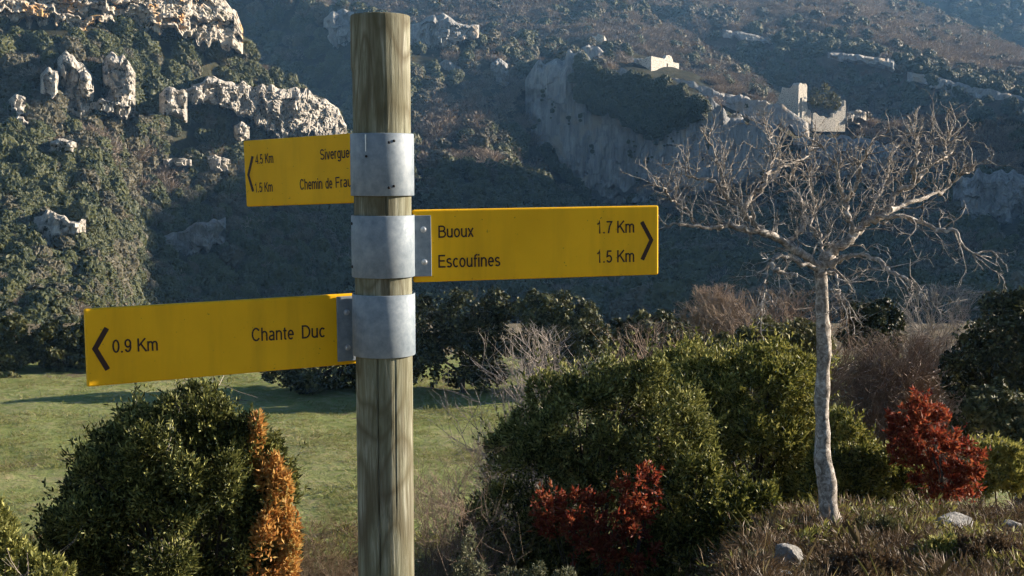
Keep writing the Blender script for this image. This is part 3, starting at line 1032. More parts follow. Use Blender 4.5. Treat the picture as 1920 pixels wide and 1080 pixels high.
def woods():
    rg = np.random.default_rng(55)
    # left lit hillside
    Q = hill_points('left_hillside', 8200, rg, 1.6)
    Q = Q[inframe(Q) & mask_cliffs(Q)]
    sc = rg.uniform(0.95, 2.2, len(Q)) * (0.7 + 0.5 * rg.random(len(Q))) * np.clip(Q[:, 1] / 215, 0.42, 1.1)
    tone = fbm(Q * 0.06, 3, 5) + 0.35 * rg.normal(size=len(Q))
    idx = np.where(tone < 0.25, rg.integers(0, 4, len(Q)), np.where(tone < 0.7, rg.integers(4, 6, len(Q)), rg.integers(6, 9, len(Q))))
    Q[:, 2] -= 0.25
    scatter('hillside_scrub_woodland', Q, sc, idx, WOODS, 'dense holm oak scrub covering the sunlit left hillside', 'woodland', rg.uniform(0.85, 1.25, len(Q)))
    # fort slope
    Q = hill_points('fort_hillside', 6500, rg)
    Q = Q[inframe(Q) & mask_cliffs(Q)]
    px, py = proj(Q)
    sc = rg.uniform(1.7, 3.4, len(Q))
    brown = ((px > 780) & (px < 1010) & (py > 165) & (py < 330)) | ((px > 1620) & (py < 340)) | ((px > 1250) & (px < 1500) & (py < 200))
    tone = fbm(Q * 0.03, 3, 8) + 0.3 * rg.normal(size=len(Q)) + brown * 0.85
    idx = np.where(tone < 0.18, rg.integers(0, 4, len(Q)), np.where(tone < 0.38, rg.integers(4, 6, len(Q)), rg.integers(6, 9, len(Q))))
    keep = ~((px > 1180) & (px < 1330) & (py < 175) & (Q[:, 1] > 425) | (px > 1440) & (px < 1620) & (py < 285) & (py > 170) & (Q[:, 1] > 420))
    # dark trees on the ledge of the great cliff
    lx = rg.uniform(1075, 1330, 900)
    ly = rg.uniform(95, 262, 900)
    up_ = np.interp(lx, [1075, 1090, 1130, 1180, 1260, 1330], [150, 118, 138, 152, 168, 205])
    ly_off = 16 * fbm(np.stack([lx / 22, lx * 0, lx * 0], -1), 3, 6)
    lo_ = ly_off + np.interp(lx, [1075, 1090, 1110, 1180, 1230, 1290, 1330], [150, 200, 210, 240, 262, 250, 205])
    ok_ = (ly > up_) & (ly < lo_)
    lx, ly = lx[ok_], ly[ok_]
    LQ = at_arr(lx, ly, np.interp(lx, [985, 1460], [401, 386]) - 1.5)
    wx_ = np.repeat(rg.uniform(1000, 1440, 22), 5) + rg.normal(size=110) * 4
    wy_ = np.interp(wx_, [995, 1050, 1090, 1110, 1180, 1320, 1440], [200, 215, 250, 300, 310, 300, 285]) + np.repeat(rg.uniform(-70, 80, 22), 5) + rg.normal(size=110) * 8
    bt_ = rg.uniform(1000, 1100, 40)
    wx_ = np.concatenate([wx_, bt_])
    wy_ = np.concatenate([wy_, np.interp(bt_, [1000, 1050, 1090, 1100], [285, 320, 372, 384]) + rg.normal(size=40) * 6])
    WQ = at_arr(wx_, wy_, np.interp(wx_, [985, 1460], [401, 386]) - 0.8)
    LQ = np.concatenate([LQ, WQ])
    Q = np.concatenate([Q[keep], LQ])
    sc = np.concatenate([sc[keep], rg.uniform(1.3, 2.4, len(LQ) - 150), 0.3 + 0.55 * rg.random(110) ** 2, rg.uniform(1.2, 2.4, 40)])
    idx = np.concatenate([idx[keep], rg.integers(0, 4, len(LQ))])
    keep = np.ones(len(Q), bool)
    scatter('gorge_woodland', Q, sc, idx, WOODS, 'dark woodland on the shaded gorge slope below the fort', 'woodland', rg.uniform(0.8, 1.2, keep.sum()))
    # brown spur and far side
    Q = hill_points('brown_spur', 6500, rg)
    Q = Q[inframe(Q)]
    sc = rg.uniform(2.2, 3.8, len(Q))
    tone = fbm(Q * 0.02, 3, 18) + 0.3 * rg.normal(size=len(Q))
    idx = np.where(tone < -0.42, rg.integers(0, 4, len(Q)), np.where(tone < -0.28, rg.integers(4, 6, len(Q)), rg.integers(6, 9, len(Q))))
    scatter('spur_woodland', Q, sc, idx, WOODS, 'leafless brown woodland on the spur behind the fort', 'woodland', rg.uniform(0.7, 1.1, len(Q)))
    Q = hill_points('far_valley_side', 7000, rg)
    Q = Q[inframe(Q) & mask_cliffs(Q)]
    sc = rg.uniform(2.4, 4.4, len(Q))
    plateau = Q[:, 1] > 650
    tone = fbm(Q * 0.018, 3, 28) + 0.3 * rg.normal(size=len(Q)) + np.where(plateau, 0.6, -0.2)
    idx = np.where(tone < 0.0, rg.integers(0, 4, len(Q)), np.where(tone < 0.3, rg.integers(4, 6, len(Q)), rg.integers(6, 9, len(Q))))
    scatter('far_valley_woodland', Q, sc, idx, WOODS, 'hazy woodland on the far valley side', 'woodland', rg.uniform(0.7, 1.1, len(Q)))
    Q = hill_points('distant_mountain', 2500, rg)
    Q = Q[inframe(Q)]
    scatter('mountain_woodland', Q, rg.uniform(3, 6, len(Q)), rg.integers(0, 6, len(Q)), WOODS, 'blue hazy forest on the distant mountain', 'woodland', rg.uniform(0.6, 1.0, len(Q)))


woods()


# ------------------------------------------------------------------ ruins
def slab(outline, thick, hole=None):
    """Wall: outline polygon in (u,w), extruded; returns bmesh in local axes u=x, thickness=y, w=z."""
    bm = bmesh.new()
    vs = [bm.verts.new((u, 0, w)) for u, w in outline]
    f = bm.faces.new(vs)
    r = bmesh.ops.extrude_face_region(bm, geom=[f])
    bmesh.ops.translate(bm, vec=(0, thick, 0), verts=[v for v in r['geom'] if isinstance(v, bmesh.types.BMVert)])
    bmesh.ops.recalc_face_normals(bm, faces=bm.faces)
    return bm


def add_slab(name, outline, thick, mat, parent, off=(0, 0, 0), rz=0.0):
    bm = slab(outline, thick)
    bmesh.ops.triangulate(bm, faces=[f for f in bm.faces if len(f.verts) > 4])
    bmesh.ops.subdivide_edges(bm, edges=bm.edges[:], cuts=1)
    for v in bm.verts:
        n = vnoise(np.array([[v.co.x * 1.3, v.co.y * 1.3 + 7, v.co.z * 1.3]]), 3)[0]
        v.co.z += 0.12 * n
        v.co.y += 0.06 * n
    me = bpy.data.meshes.new(name)
    bm.to_mesh(me)
    bm.free()
    o = link(name, me, mat, parent)
    o.location = off
    o.rotation_euler = (0, 0, rz)
    return o


def ruins():
    k = 452 / F
    b = at(1221, 134, 452)
    r = empty('chapel_ruin', b, 'bright roofless chapel ruin with a rounded gable on the fort crest', 'ruin')
    r.rotation_euler = (0, 0, rad(52))
    w = 62 * k / math.cos(rad(52))
    h = 28 * k
    # front wall split round the doorway so that the opening is real
    d0, d1, dh = w * 0.545, w * 0.60, h * 0.66
    add_slab('wall', [(0, -1), (d0, -1), (d0, dh), (d1, dh), (d1, -1), (w, -1), (w, h * 0.78), (w * 0.78, h * 0.80), (w * 0.77, h * 0.95),
                      (w * 0.72, h * 1.14), (w * 0.64, h * 1.24), (w * 0.55, h * 1.20), (w * 0.50, h * 1.04), (w * 0.47, h * 0.96), (0, h)], 1.2, M['stone'], r)
    add_slab('wall', [(0, -1), (6, -1), (6, h * 0.62), (4, h * 0.8), (0, h * 0.97)], 1.0, M['stone'], r, (1.05, 1.25, 0), rad(90))
    add_slab('wall', [(0, -1), (5, -1), (5, h * 0.4), (2, h * 0.6), (0, h * 0.74)], 1.0, M['stone'], r, (w - 0.05, 1.25, 0), rad(90))
    k = 470 / F
    b = at(1092, 88, 470)
    r = empty('watchtower_ruin', b, 'broken wall with a bright corner on the highest point of the crest', 'ruin')
    r.rotation_euler = (0, 0, rad(12))
    add_slab('wall', [(0, -2), (38 * k, -2), (38 * k, 22 * k), (30 * k, 24 * k), (28 * k, 19 * k), (20 * k, 21 * k), (14 * k, 15 * k), (8 * k, 17 * k), (0, 10 * k)], 1.2, M['stone'], r)
    add_slab('wall', [(0, -2), (5, -2), (5, 12 * k), (0, 22 * k)], 1.0, M['stone'], r, (38 * k + 0.95, 0.4, 0), rad(60))
    k = 1.1 * 466 / F
    b = at(1496, 232, 466)
    r = empty('keep_ruin', b, 'ruined castle keep with a square tower above the bare tree', 'ruin')
    o = add_slab('tower', [(0, -3), (26 * k, -3), (25 * k, 40 * k), (24.5 * k, 64 * k), (21 * k, 68 * k), (12 * k, 67 * k), (5 * k, 69 * k), (0, 65 * k)], 3.0, M['stone'], r, rz=rad(42))
    add_slab('wall', [(-46 * k, -3), (-2 * k, -3), (-2 * k, 60 * k), (-9 * k, 64 * k), (-13 * k, 60 * k), (-26 * k, 62 * k), (-28 * k, 52 * k), (-31 * k, 48 * k), (-33 * k, 38 * k), (-38 * k, 33 * k), (-41 * k, 28 * k), (-46 * k, 30 * k)], 1.6, M['stone'], r, (0, 1.2, 0), rad(-10))
    add_slab('wall', [(18 * k, -3), (50 * k, -3), (47 * k, 12 * k), (42 * k, 14 * k), (38 * k, 24 * k), (32 * k, 25 * k), (29 * k, 36 * k), (25 * k, 37 * k), (22 * k, 45 * k), (18 * k, 44 * k)], 1.4, M['stone'], r, (-8 * k, -1.2, 0), rad(32))
    add_slab('wall', [(52 * k, -3), (79 * k, -3), (79 * k, 38 * k), (76 * k, 40 * k), (75 * k, 30 * k), (70 * k, 28 * k), (68 * k, 21 * k), (62 * k, 22 * k), (57 * k, 15 * k), (52 * k, 18 * k)], 1.4, M['stone'], r, (10 * k, -7, 0), rad(26))
    add_slab('wall', [(24 * k, -3), (70 * k, -3), (70 * k, 8 * k), (60 * k, 10 * k), (54 * k, 7 * k), (46 * k, 12 * k), (38 * k, 11 * k), (30 * k, 17 * k), (24 * k, 16 * k)], 1.2, M['stone'], r, (-4 * k, -9, 0), rad(24))
    tree('ruin_tree', 'green tree growing inside the ruined castle keep', 'tree', [(1545, 182, 22, 18), (1562, 192, 15, 13), (1532, 188, 13, 15)], 474, (1545, 210), 900, 0.55, M['oak2'], 245, r0=0.2)
    cliff('pale rock terrace under the ruined castle keep', [(1496, 226), (1520, 230), (1545, 224), (1580, 214), (1604, 206), (1616, 214)],
          [(1496, 248), (1520, 246), (1545, 242), (1580, 236), (1604, 228), (1616, 224)], 470, 3.2, M['rock'], 131, 1.6, 0.6, 1, 'rock_terrace', 'rock terrace')



# ------------------------------------------------------------------ trees and bushes near by
def px_lobes(lobes, Y, depth_k=0.9):
    out = []
    for l in lobes:
        px, py, rx, ry = l[:4]
        dy = l[4] if len(l) > 4 else 0.0
        y = Y + dy
        k = y / F
        out.append((at(px, py, y), np.array([rx * k, rx * k * depth_k, ry * k])))
    return out


def gz(x, y):
    return float(ground_z(np.array([x]), np.array([y]))[0])


def stems_to(base, lobes, rg, r0, bark, parent, root, name='trunk', n=None, sides=6, low=0.35, spikes=0):
    """Trunk with limbs that run up into the crown lobes."""
    polys = []
    base = np.asarray(base, float)
    cen = np.mean([l[0] for l in lobes], 0)
    zmin = min(l[0][2] - l[1][2] for l in lobes)
    fork = base * (1 - low) + np.array([cen[0], cen[1], cen[2]]) * low
    fork[:2] += rg.normal(size=2) * r0
    P = resample([base - np.array([0, 0, 0.15]), base * 0.6 + fork * 0.4 + np.append(rg.normal(size=2) * r0 * 0.8, 0), fork], 8)
    polys.append((P, np.linspace(r0 * 1.25, r0 * 0.85, 8)))
    for c, r in lobes:
        e = c + np.array([0, 0, r[2] * 0.35])
        m = (fork + e) / 2 + rg.normal(size=3) * np.linalg.norm(e - fork) * 0.08
        polys.append((resample([fork, m, e], 7), np.linspace(r0 * 0.65, r0 * 0.15, 7)))
        for q in range(3):
            e2 = c + rg.normal(size=3) * r * 0.5
            polys.append((resample([m, (m + e2) / 2 + rg.normal(size=3) * r * 0.08, e2], 5), np.linspace(r0 * 0.35, r0 * 0.08, 5)))
    if spikes:
        for c, r in lobes:
            for q in range(spikes):
                d_ = unit(rg.normal(size=3) + np.array([0, -0.3, 0.5]))
                e = c + d_ * r * rg.uniform(0.9, 1.18)
                polys.append((resample([c + d_ * r * 0.5, (c + d_ * r * 0.5 + e) / 2 + rg.normal(size=3) * r * 0.05, e], 5), np.linspace(r0 * 0.16, r0 * 0.05, 5)))
    V, Fs = tubes(polys, sides)
    return link(name, mk_mesh(name, V - root, Fs, True), bark, parent)


def tree(name, label, cat, lobes, Y, base, n, size, mat, seed, group=None, r0=0.09, kind='cards', depth=0.15, rough=0.25, trunkname='trunk', flat=0.8, extra=None, shoots=0.06, sub=11, sr=(0.24, 0.42), foliage_name='crown', low=0.35, blades=5, spread=0.5, wfac=0.16):
    rg = np.random.default_rng(seed)
    L = px_lobes(lobes, Y)
    if base is None:
        c = np.mean([l[0] for l in L], 0)
        bp = np.array([c[0], c[1], gz(c[0], c[1])])
    else:
        bp = at(base[0], base[1], Y)
        g = gz(bp[0], bp[1])
        bp[2] = g if Y < 62 else min(bp[2], g + 3)
    root = empty(name, bp, label, cat, group)
    bpr = np.array([float(np.float32(v)) for v in bp])
    P, N = crown_points(L, n, rg, depth, rough, 2.4, seed, sub, sr)
    if kind == 'cards':
        V, Fq = cards(P, N, size, rg, flat)
    else:
        N = unit(N + np.array([0, 0, 0.55]))
        if shoots:
            q = rg.choice(len(P), int(len(P) * shoots))
            rl = np.mean([l[1][0] for l in L])
            ln = rl * rg.uniform(0.12, 0.75, (len(q), 1)) * rg.random((len(q), 1))
            dd = unit(N[q] + np.array([0, 0, 0.7]) + 0.25 * rg.normal(size=(len(q), 3)))
            ex = [P[q] + dd * ln * f_ + rg.normal(size=(len(q), 3)) * size * 0.15 for f_ in (0.2, 0.4, 0.6, 0.8, 1.0)]
            P = np.concatenate([P] + ex)
            N = np.concatenate([N] + [dd] * 5)
        V, Fq = sprigs(P, N, size * rg.uniform(0.65, 1.35, (len(P) * blades, 1)), size * wfac, blades, spread, rg)
    link(foliage_name, mk_mesh(foliage_name, V - bpr, Fq), mat, root)
    if extra:
        for (nm, lobes2, n2, size2, mat2, lab2) in extra:
            L2 = px_lobes(lobes2, Y)
            P, N = crown_points(L2, n2, rg, 0.42, 0.4, 2.4, seed + 1, 14, (0.2, 0.4), 1.6)
            N = unit(N + np.array([0, 0, 0.9]))
            V, Fq = sprigs(P, N, size2, size2 * wfac, blades, spread, rg)
            o = link(nm, mk_mesh(nm, V - bpr, Fq), mat2, root)
            if lab2: o['label'] = lab2
    stems_to(bp, L, rg, r0, M['bark'], root, bpr, trunkname, low=low, spikes=7 if kind == 'sprigs' else 2)
    return root


def grow(starts, dirs, length, r, rg, level, out, curl=0.25, up=0.25, kids=3, shrink=0.6, seg=4):
    """Grow a whole batch of twigs and their side twigs. length and r are arrays."""
    S = np.atleast_2d(np.asarray(starts, float))
    d = unit(np.atleast_2d(np.asarray(dirs, float)))
    m = len(S)
    length = np.broadcast_to(np.asarray(length, float), (m,))
    r = np.broadcast_to(np.asarray(r, float), (m,))
    P = [S]
    for s_ in range(seg):
        d = unit(d + rg.normal(size=(m, 3)) * curl + np.array([0, 0, up / seg]))
        P.append(P[-1] + d * (length / seg)[:, None])
    P = np.stack(P, 1)
    out.append((P, r[:, None] * np.linspace(1, 0.42, seg + 1)[None]))
    if level <= 0:
        return
    k = m * kids
    q = np.repeat(np.arange(m), kids)
    t_ = rg.uniform(0.2, 1.0, k) * seg
    i = np.minimum(t_.astype(int), seg - 1)
    f = (t_ - i)[:, None]
    a, b_ = P[q, i], P[q, i + 1]
    dd = unit(unit(b_ - a) + 0.75 * rg.normal(size=(k, 3)))
    grow(a * (1 - f) + b_ * f, dd, length[q] * shrink * rg.uniform(0.6, 1.2, k), r[q] * 0.6, rg, level - 1, out, curl, up, kids, shrink, max(2, seg - 1))


def bare_shrub(name, label, box, Y, base, mat, seed, stems=9, level=3, kids=4, r=0.02, group=None, cat='shrub', up=0.35, flare=0.55, curl=0.18, seg=3):
    """Leafless shrub filling the picture box (x0, y0, x1, y1), standing at base."""
    rg = np.random.default_rng(seed)
    x0, y0, x1, y1 = box
    bp = at(base[0], base[1], Y)
    if Y < 62:
        bp[2] = min(gz(bp[0], bp[1]), bp[2]) if Y > 12 else gz(bp[0], bp[1])
    root = empty(name, bp, label, cat, group)
    bpr = np.array([float(np.float32(v)) for v in bp])
    k = Y / F
    H = at(base[0], y0, Y)[2] - bp[2]
    polys = []
    W = (x1 - x0) / 2 * k
    cx = at((x0 + x1) / 2, base[1], Y)[0] - bp[0]
    for s in range(stems):
        a = rg.uniform(0, 6.283)
        q = math.sqrt(rg.random())
        tx = cx + math.cos(a) * q * W
        ty = math.sin(a) * q * W
        tz = H * math.sqrt(max(0.15, 1 - (q * 0.85) ** 2)) * rg.uniform(0.75, 1.0)
        tip = np.array([tx, ty, tz])
        mid = tip * np.array([flare * 0.6, flare * 0.6, 0.5]) + rg.normal(size=3) * 0.04 * H
        P = resample([np.zeros(3) + rg.normal(size=3) * 0.02 * H * np.array([1, 1, 0]) - np.array([0, 0, 0.1]), mid, tip], 9)
        polys.append((P, np.linspace(r, r * 0.3, 9)))
        kk = kids + 4
        i = rg.integers(2, 8, kk)
        f = rg.random((kk, 1))
        p = P[i] * (1 - f) + P[i + 1] * f
        d = unit(unit(P[i + 1] - P[i]) + 0.6 * rg.normal(size=(kk, 3)))
        grow(p, d, H * rg.uniform(0.12, 0.3, kk), r * 0.42, rg, level - 2, polys, curl, up, kids, 0.62, seg)
    V, Fs = tubes(polys, 3, False)
    z = V[:, 2]
    V[:, 2] = np.where(z > H * 1.05, H * 1.05 + (z - H * 1.05) * 0.2, z)
    big = polys[:0]
    me = mk_mesh('twigs', V, Fs)
    tag(link('twigs', me, mat, root), kind='stuff')
    return root


ruins()

GO = 'holm oaks along the far edge of the meadow'
OAKS = [
    ('dark round holm oak standing just right of the post at the meadow edge', [(835, 606, 66, 56), (885, 588, 68, 50), (925, 625, 42, 48), (850, 665, 70, 50), (905, 672, 50, 50), (800, 680, 40, 40)], 50, (872, 742), 1),
    ('holm oak with a rounded crown right of the dark one, behind the bare grey shrub', [(1010, 600, 44, 46), (1055, 592, 56, 44), (1098, 625, 44, 48), (1040, 655, 70, 52), (1090, 670, 50, 44)], 49, (1050, 745), 2),
    ('dark holm oak with thin trunks under the lowest sign beside the post', [(560, 640, 60, 55), (630, 640, 55, 55), (600, 685, 90, 38), (690, 660, 60, 50), (530, 690, 40, 30), (650, 700, 60, 30)], 50, (590, 748), 3),
    ('dark holm oak at the far left end of the meadow edge', [(20, 630, 34, 36), (-20, 640, 34, 40), (25, 668, 40, 26)], 55, (20, 706), 4),
    ('rounded holm oak left of the arrow end of the lowest sign', [(95, 640, 40, 38), (128, 635, 34, 36), (112, 668, 48, 26)], 55.5, (112, 706), 5),
    ('holm oak half hidden behind the arrow end of the lowest sign', [(185, 630, 36, 38), (222, 640, 34, 36), (200, 668, 48, 24)], 56, (202, 706), 6),
    ('holm oak hidden behind the middle of the lowest sign', [(330, 640, 50, 36), (400, 640, 56, 40), (360, 668, 70, 24)], 57, (360, 712), 26),
    ('low oak right of the rounded pair, behind the junipers', [(1165, 636, 34, 28), (1220, 625, 48, 38), (1265, 640, 40, 36), (1210, 660, 70, 34)], 51, (1215, 740), 7),
    ('dark green oak top showing right of the bare trunk', [(1622, 600, 40, 36), (1662, 602, 34, 34), (1640, 630, 58, 32)], 28.5, (1645, 800), 8),
]
for lab, lobes, Y, base, sd_ in OAKS:
    tree('holm_oak', lab, 'tree', lobes, Y, base, 15000, 0.085 * Y / 50, M['oak'], 200 + sd_, GO, r0=0.11, depth=0.16, rough=0.3, sub=18, sr=(0.2, 0.38))

GD = 'dark oaks at the right edge'
tree('dark_oak', 'large dark oak filling the right edge of the picture', 'tree', [(1880, 660, 90, 80), (1960, 640, 110, 90), (1830, 710, 70, 60), (1900, 760, 100, 80), (1980, 760, 100, 90)], 24, (1930, 900), 30000, 0.045, M['oak'], 231, GD, r0=0.12, depth=0.13)
tree('dark_oak', 'low dark oak in front of the large one at the right edge', 'tree', [(1910, 800, 70, 50), (1960, 830, 80, 70), (1860, 770, 50, 50)], 19, (1930, 900), 16000, 0.04, M['oak'], 232, GD, r0=0.08, depth=0.13)
tree('oak_bush', 'small dark bush at the left end of the meadow edge', 'bush', [(12, 706, 16, 9), (30, 708, 10, 6)], 53.5, (12, 714), 700, 0.06, M['oak'], 233, r0=0.03)
tree('olive_bush', 'olive green shrub behind the bare trunk', 'bush', [(1435, 640, 50, 40), (1490, 635, 46, 40), (1400, 655, 40, 34), (1530, 650, 40, 34)], 22, (1460, 760), 9000, 0.036, M['oak2'], 234, r0=0.06, depth=0.2)
tree('olive_bush', 'olive green shrub between the junipers and the meadow trees', 'bush', [(1320, 655, 50, 30), (1270, 665, 50, 30), (1370, 670, 50, 28)], 20, (1320, 760), 9000, 0.033, M['oak2'], 235, r0=0.06, depth=0.2)

# leafless shrubs
GBR = 'leafless shrubs behind the junipers'
bare_shrub('bare_shrub', 'leafless grey shrub in front of the rounded oak, right of the post', (905, 645, 1085, 800), 20, (972, 800), M['twig_grey'], 301, 20, 4, 5, 0.026, GBR)
bare_shrub('bare_shrub', 'brown leafless tree top left of the bare trunk against the dark slope', (1270, 545, 1400, 700), 57, (1335, 710), M['twig_brown'], 302, 34, 4, 6, 0.075, GBR)
bare_shrub('bare_shrub', 'brown leafless shrub just left of the bare trunk', (1390, 575, 1520, 700), 24, (1460, 760), M['twig_brown'], 303, 34, 4, 6, 0.034, GBR)
bare_shrub('bare_shrub', 'dense rounded brown shrub right of the bare trunk', (1575, 650, 1745, 770), 26, (1660, 790), M['twig_brown'], 304, 60, 4, 6, 0.036, GBR)
bare_shrub('bare_shrub', 'tall grey leafless tree behind the rounded brown shrub', (1690, 565, 1820, 720), 30, (1760, 780), M['twig_grey'], 305, 34, 4, 6, 0.04, GBR)
bare_shrub('bare_shrub', 'small brown shrub between the green oak and the junipers', (1150, 640, 1260, 720), 19, (1205, 780), M['twig_brown'], 306, 24, 4, 5, 0.024, GBR)
bare_shrub('bare_shrub', 'reddish brown brambles right beside the foot of the post', (770, 880, 910, 1090), 8.6, (840, 1090), M['twig_brown'], 307, 22, 4, 5, 0.006, GBR, flare=0.9, curl=0.3)
bare_shrub('bare_shrub', 'dark wiry shrub left of the foot of the post', (545, 985, 680, 1120), 6.4, (610, 1130), M['heather'], 308, 30, 4, 6, 0.004, GBR, flare=0.9, curl=0.25)
bare_shrub('bare_shrub', 'leafless twigs poking out on top of the round juniper under the lowest sign', (280, 712, 400, 800), 6.2, (330, 880), M['twig_grey'], 309, 5, 3, 2, 0.008, GBR)
bare_shrub('bare_shrub', 'wiry grey stems at the far left bottom corner', (-30, 960, 80, 1100), 4.9, (10, 1120), M['twig_grey'], 310, 8, 3, 3, 0.005, GBR, flare=0.9)

# junipers
GJ = 'juniper bushes around the signpost'
tree('juniper_bush', 'large dark juniper with withered orange side, left of the post', 'bush',
     [(330, 860, 130, 120), (250, 930, 130, 120), (400, 900, 100, 130), (300, 1000, 190, 120), (430, 1010, 90, 130), (200, 1040, 130, 110), (360, 775, 60, 50), (240, 850, 70, 60), (470, 960, 55, 110), (505, 920, 40, 90), (512, 1030, 46, 100), (465, 850, 44, 70)],
     5.6, (330, 1150), 44000, 0.027, M['juniper'], 401, GJ, r0=0.03, kind='sprigs', depth=0.13, rough=0.28, blades=3, sub=30, sr=(0.13, 0.30), trunkname='stem', foliage_name='foliage',
     extra=[('withered_foliage', [(524, 950, 22, 62, -0.1), (508, 1045, 46, 70, -0.14), (482, 835, 14, 44, -0.08), (502, 900, 16, 40, -0.1), (540, 1000, 18, 60, -0.08), (515, 900, 12, 30, -0.03), (545, 1050, 14, 40, -0.1)], 3000, 0.034, M['orange'], 'withered orange-brown foliage on the side towards the post')])
tree('juniper_bush', 'dense dark juniper in the middle, behind the red bush', 'bush',
     [(1100, 830, 130, 110), (1180, 780, 120, 90), (1020, 900, 110, 110), (1230, 860, 100, 110), (1130, 950, 160, 110), (960, 980, 90, 80), (1160, 720, 60, 45), (1080, 770, 60, 55), (1050, 1050, 130, 80), (1210, 1020, 110, 90), (920, 1050, 70, 60)],
     9.6, (1120, 1080), 40000, 0.043, M['juniper'], 402, GJ, r0=0.04, kind='sprigs', depth=0.13, rough=0.3, blades=3, sub=30, sr=(0.13, 0.30), trunkname='stem', foliage_name='foliage')
tree('juniper_bush', 'tall yellow-green juniper directly left of the bare trunk', 'bush',
     [(1400, 760, 110, 90), (1340, 720, 70, 55), (1460, 740, 80, 80), (1420, 860, 120, 110), (1500, 830, 60, 110), (1330, 820, 80, 90), (1450, 690, 60, 36), (1400, 960, 120, 70), (1490, 940, 80, 80)],
     12.4, (1410, 1010), 36000, 0.052, M['juniper_yel'], 403, GJ, r0=0.04, kind='sprigs', depth=0.15, rough=0.32, blades=3, sub=30, sr=(0.13, 0.30), trunkname='stem', foliage_name='foliage')
tree('juniper_bush', 'loose light green juniper between the red bush and the bare trunk', 'bush',
     [(1300, 960, 70, 90), (1370, 990, 80, 80), (1290, 1050, 90, 60), (1420, 960, 50, 60), (1380, 1060, 90, 50)],
     8.9, (1340, 1060), 14000, 0.044, M['juniper_yel'], 404, GJ, r0=0.025, kind='sprigs', depth=0.22, rough=0.4, blades=3, sub=30, sr=(0.13, 0.30), trunkname='stem', foliage_name='foliage')
tree('juniper_bush', 'feathery green juniper right behind the bare trunk', 'bush',
     [(1590, 880, 60, 110), (1640, 900, 60, 80), (1690, 920, 44, 60), (1560, 920, 50, 90)],
     11.0, (1620, 985), 14000, 0.05, M['juniper_yel'], 405, GJ, r0=0.025, kind='sprigs', depth=0.2, rough=0.4, blades=3, sub=30, sr=(0.13, 0.30), trunkname='stem', foliage_name='foliage')
tree('juniper_bush', 'low dark juniper in the bottom left corner', 'bush',
     [(10, 1060, 50, 44), (-30, 1000, 50, 44), (70, 1085, 50, 36)],
     5.0, (40, 1150), 7000, 0.028, M['juniper'], 406, GJ, r0=0.02, kind='sprigs', depth=0.2, rough=0.4, blades=3, sub=30, sr=(0.13, 0.30), trunkname='stem', foliage_name='foliage')
tree('juniper_bush', 'yellow-green juniper top behind the dark middle one', 'bush',
     [(1290, 690, 60, 36), (1240, 720, 60, 40), (1330, 730, 60, 50)],
     14.5, (1285, 900), 9000, 0.06, M['juniper_yel'], 407, GJ, r0=0.03, kind='sprigs', depth=0.2, rough=0.35, blades=3, sub=30, sr=(0.13, 0.30), trunkname='stem', foliage_name='foliage')
tree('juniper_bush', 'small green shrub below the red bush at the right edge', 'bush',
     [(1870, 860, 50, 30), (1905, 880, 50, 36), (1840, 900, 30, 30)],
     12.5, (1880, 940), 3500, 0.06, M['juniper_yel'], 408, GJ, r0=0.02, kind='sprigs', depth=0.3, rough=0.5, blades=3, sub=30, sr=(0.13, 0.30), trunkname='stem', foliage_name='foliage')

GR = 'red autumn bushes'
tree('red_bush', 'crimson autumn bush in front of the dark middle juniper', 'bush',
     [(1080, 985, 70, 60), (1150, 975, 70, 60), (1205, 925, 36, 44), (1030, 955, 36, 28), (1170, 1030, 60, 40), (1215, 890, 14, 24)],
     8.7, (1140, 1090), 1500, 0.042, M['red'], 411, GR, r0=0.012, kind='sprigs', depth=0.6, rough=0.6, blades=3, wfac=0.2, spread=0.6, shoots=0.12, sub=26, sr=(0.12, 0.30), trunkname='stem', foliage_name='foliage')
tree('red_bush', 'crimson autumn bush on the right, left of the dark oak', 'bush',
     [(1715, 800, 42, 50), (1750, 820, 50, 60), (1795, 870, 44, 44), (1695, 840, 28, 30), (1760, 905, 46, 36), (1725, 765, 20, 30), (1815, 905, 26, 30)],
     10.3, (1775, 955), 2300, 0.046, M['red'], 412, GR, r0=0.012, kind='sprigs', depth=0.6, rough=0.6, blades=3, wfac=0.2, spread=0.6, shoots=0.12, sub=26, sr=(0.12, 0.30), trunkname='stem', foliage_name='foliage')
GSC = 'low scrub clumps around the foot of the bare tree'
for lab_, lobes_, Y_, b_, n_, mt_, sd_ in [
    ('low olive scrub clump right of the bare tree foot', [(1640, 1000, 40, 22), (1680, 1010, 36, 18), (1610, 1012, 24, 14)], 7.7, (1645, 1030), 2600, 'oak2', 431),
    ('rusty brown scrub clump at the right bottom edge', [(1850, 1040, 50, 26), (1890, 1052, 40, 22)], 6.9, (1865, 1070), 2200, 'heather', 432),
    ('yellow-green scrub clump below the bright white flat stone', [(1760, 1040, 34, 20), (1730, 1052, 30, 16), (1795, 1048, 24, 18)], 7.0, (1760, 1065), 2200, 'juniper_yel', 433),
    ('brown heath clump at the bottom edge between tree and stones', [(1600, 1062, 50, 22), (1650, 1072, 40, 18)], 6.6, (1620, 1085), 2400, 'heather', 434),
    ('grey-green scrub clump left of the bluish stone', [(1420, 1060, 30, 22), (1395, 1075, 30, 20)], 6.9, (1410, 1090), 1800, 'sage', 435)]:
    tree('scrub_clump', lab_, 'scrub', lobes_, Y_, b_, n_, 0.026, M[mt_], sd_, GSC, r0=0.006, kind='sprigs', depth=0.35, rough=0.5, blades=3, sub=20, sr=(0.18, 0.4), shoots=0.12, trunkname='stem', foliage_name='foliage')
GS = 'grey-green herbs along the bottom edge'
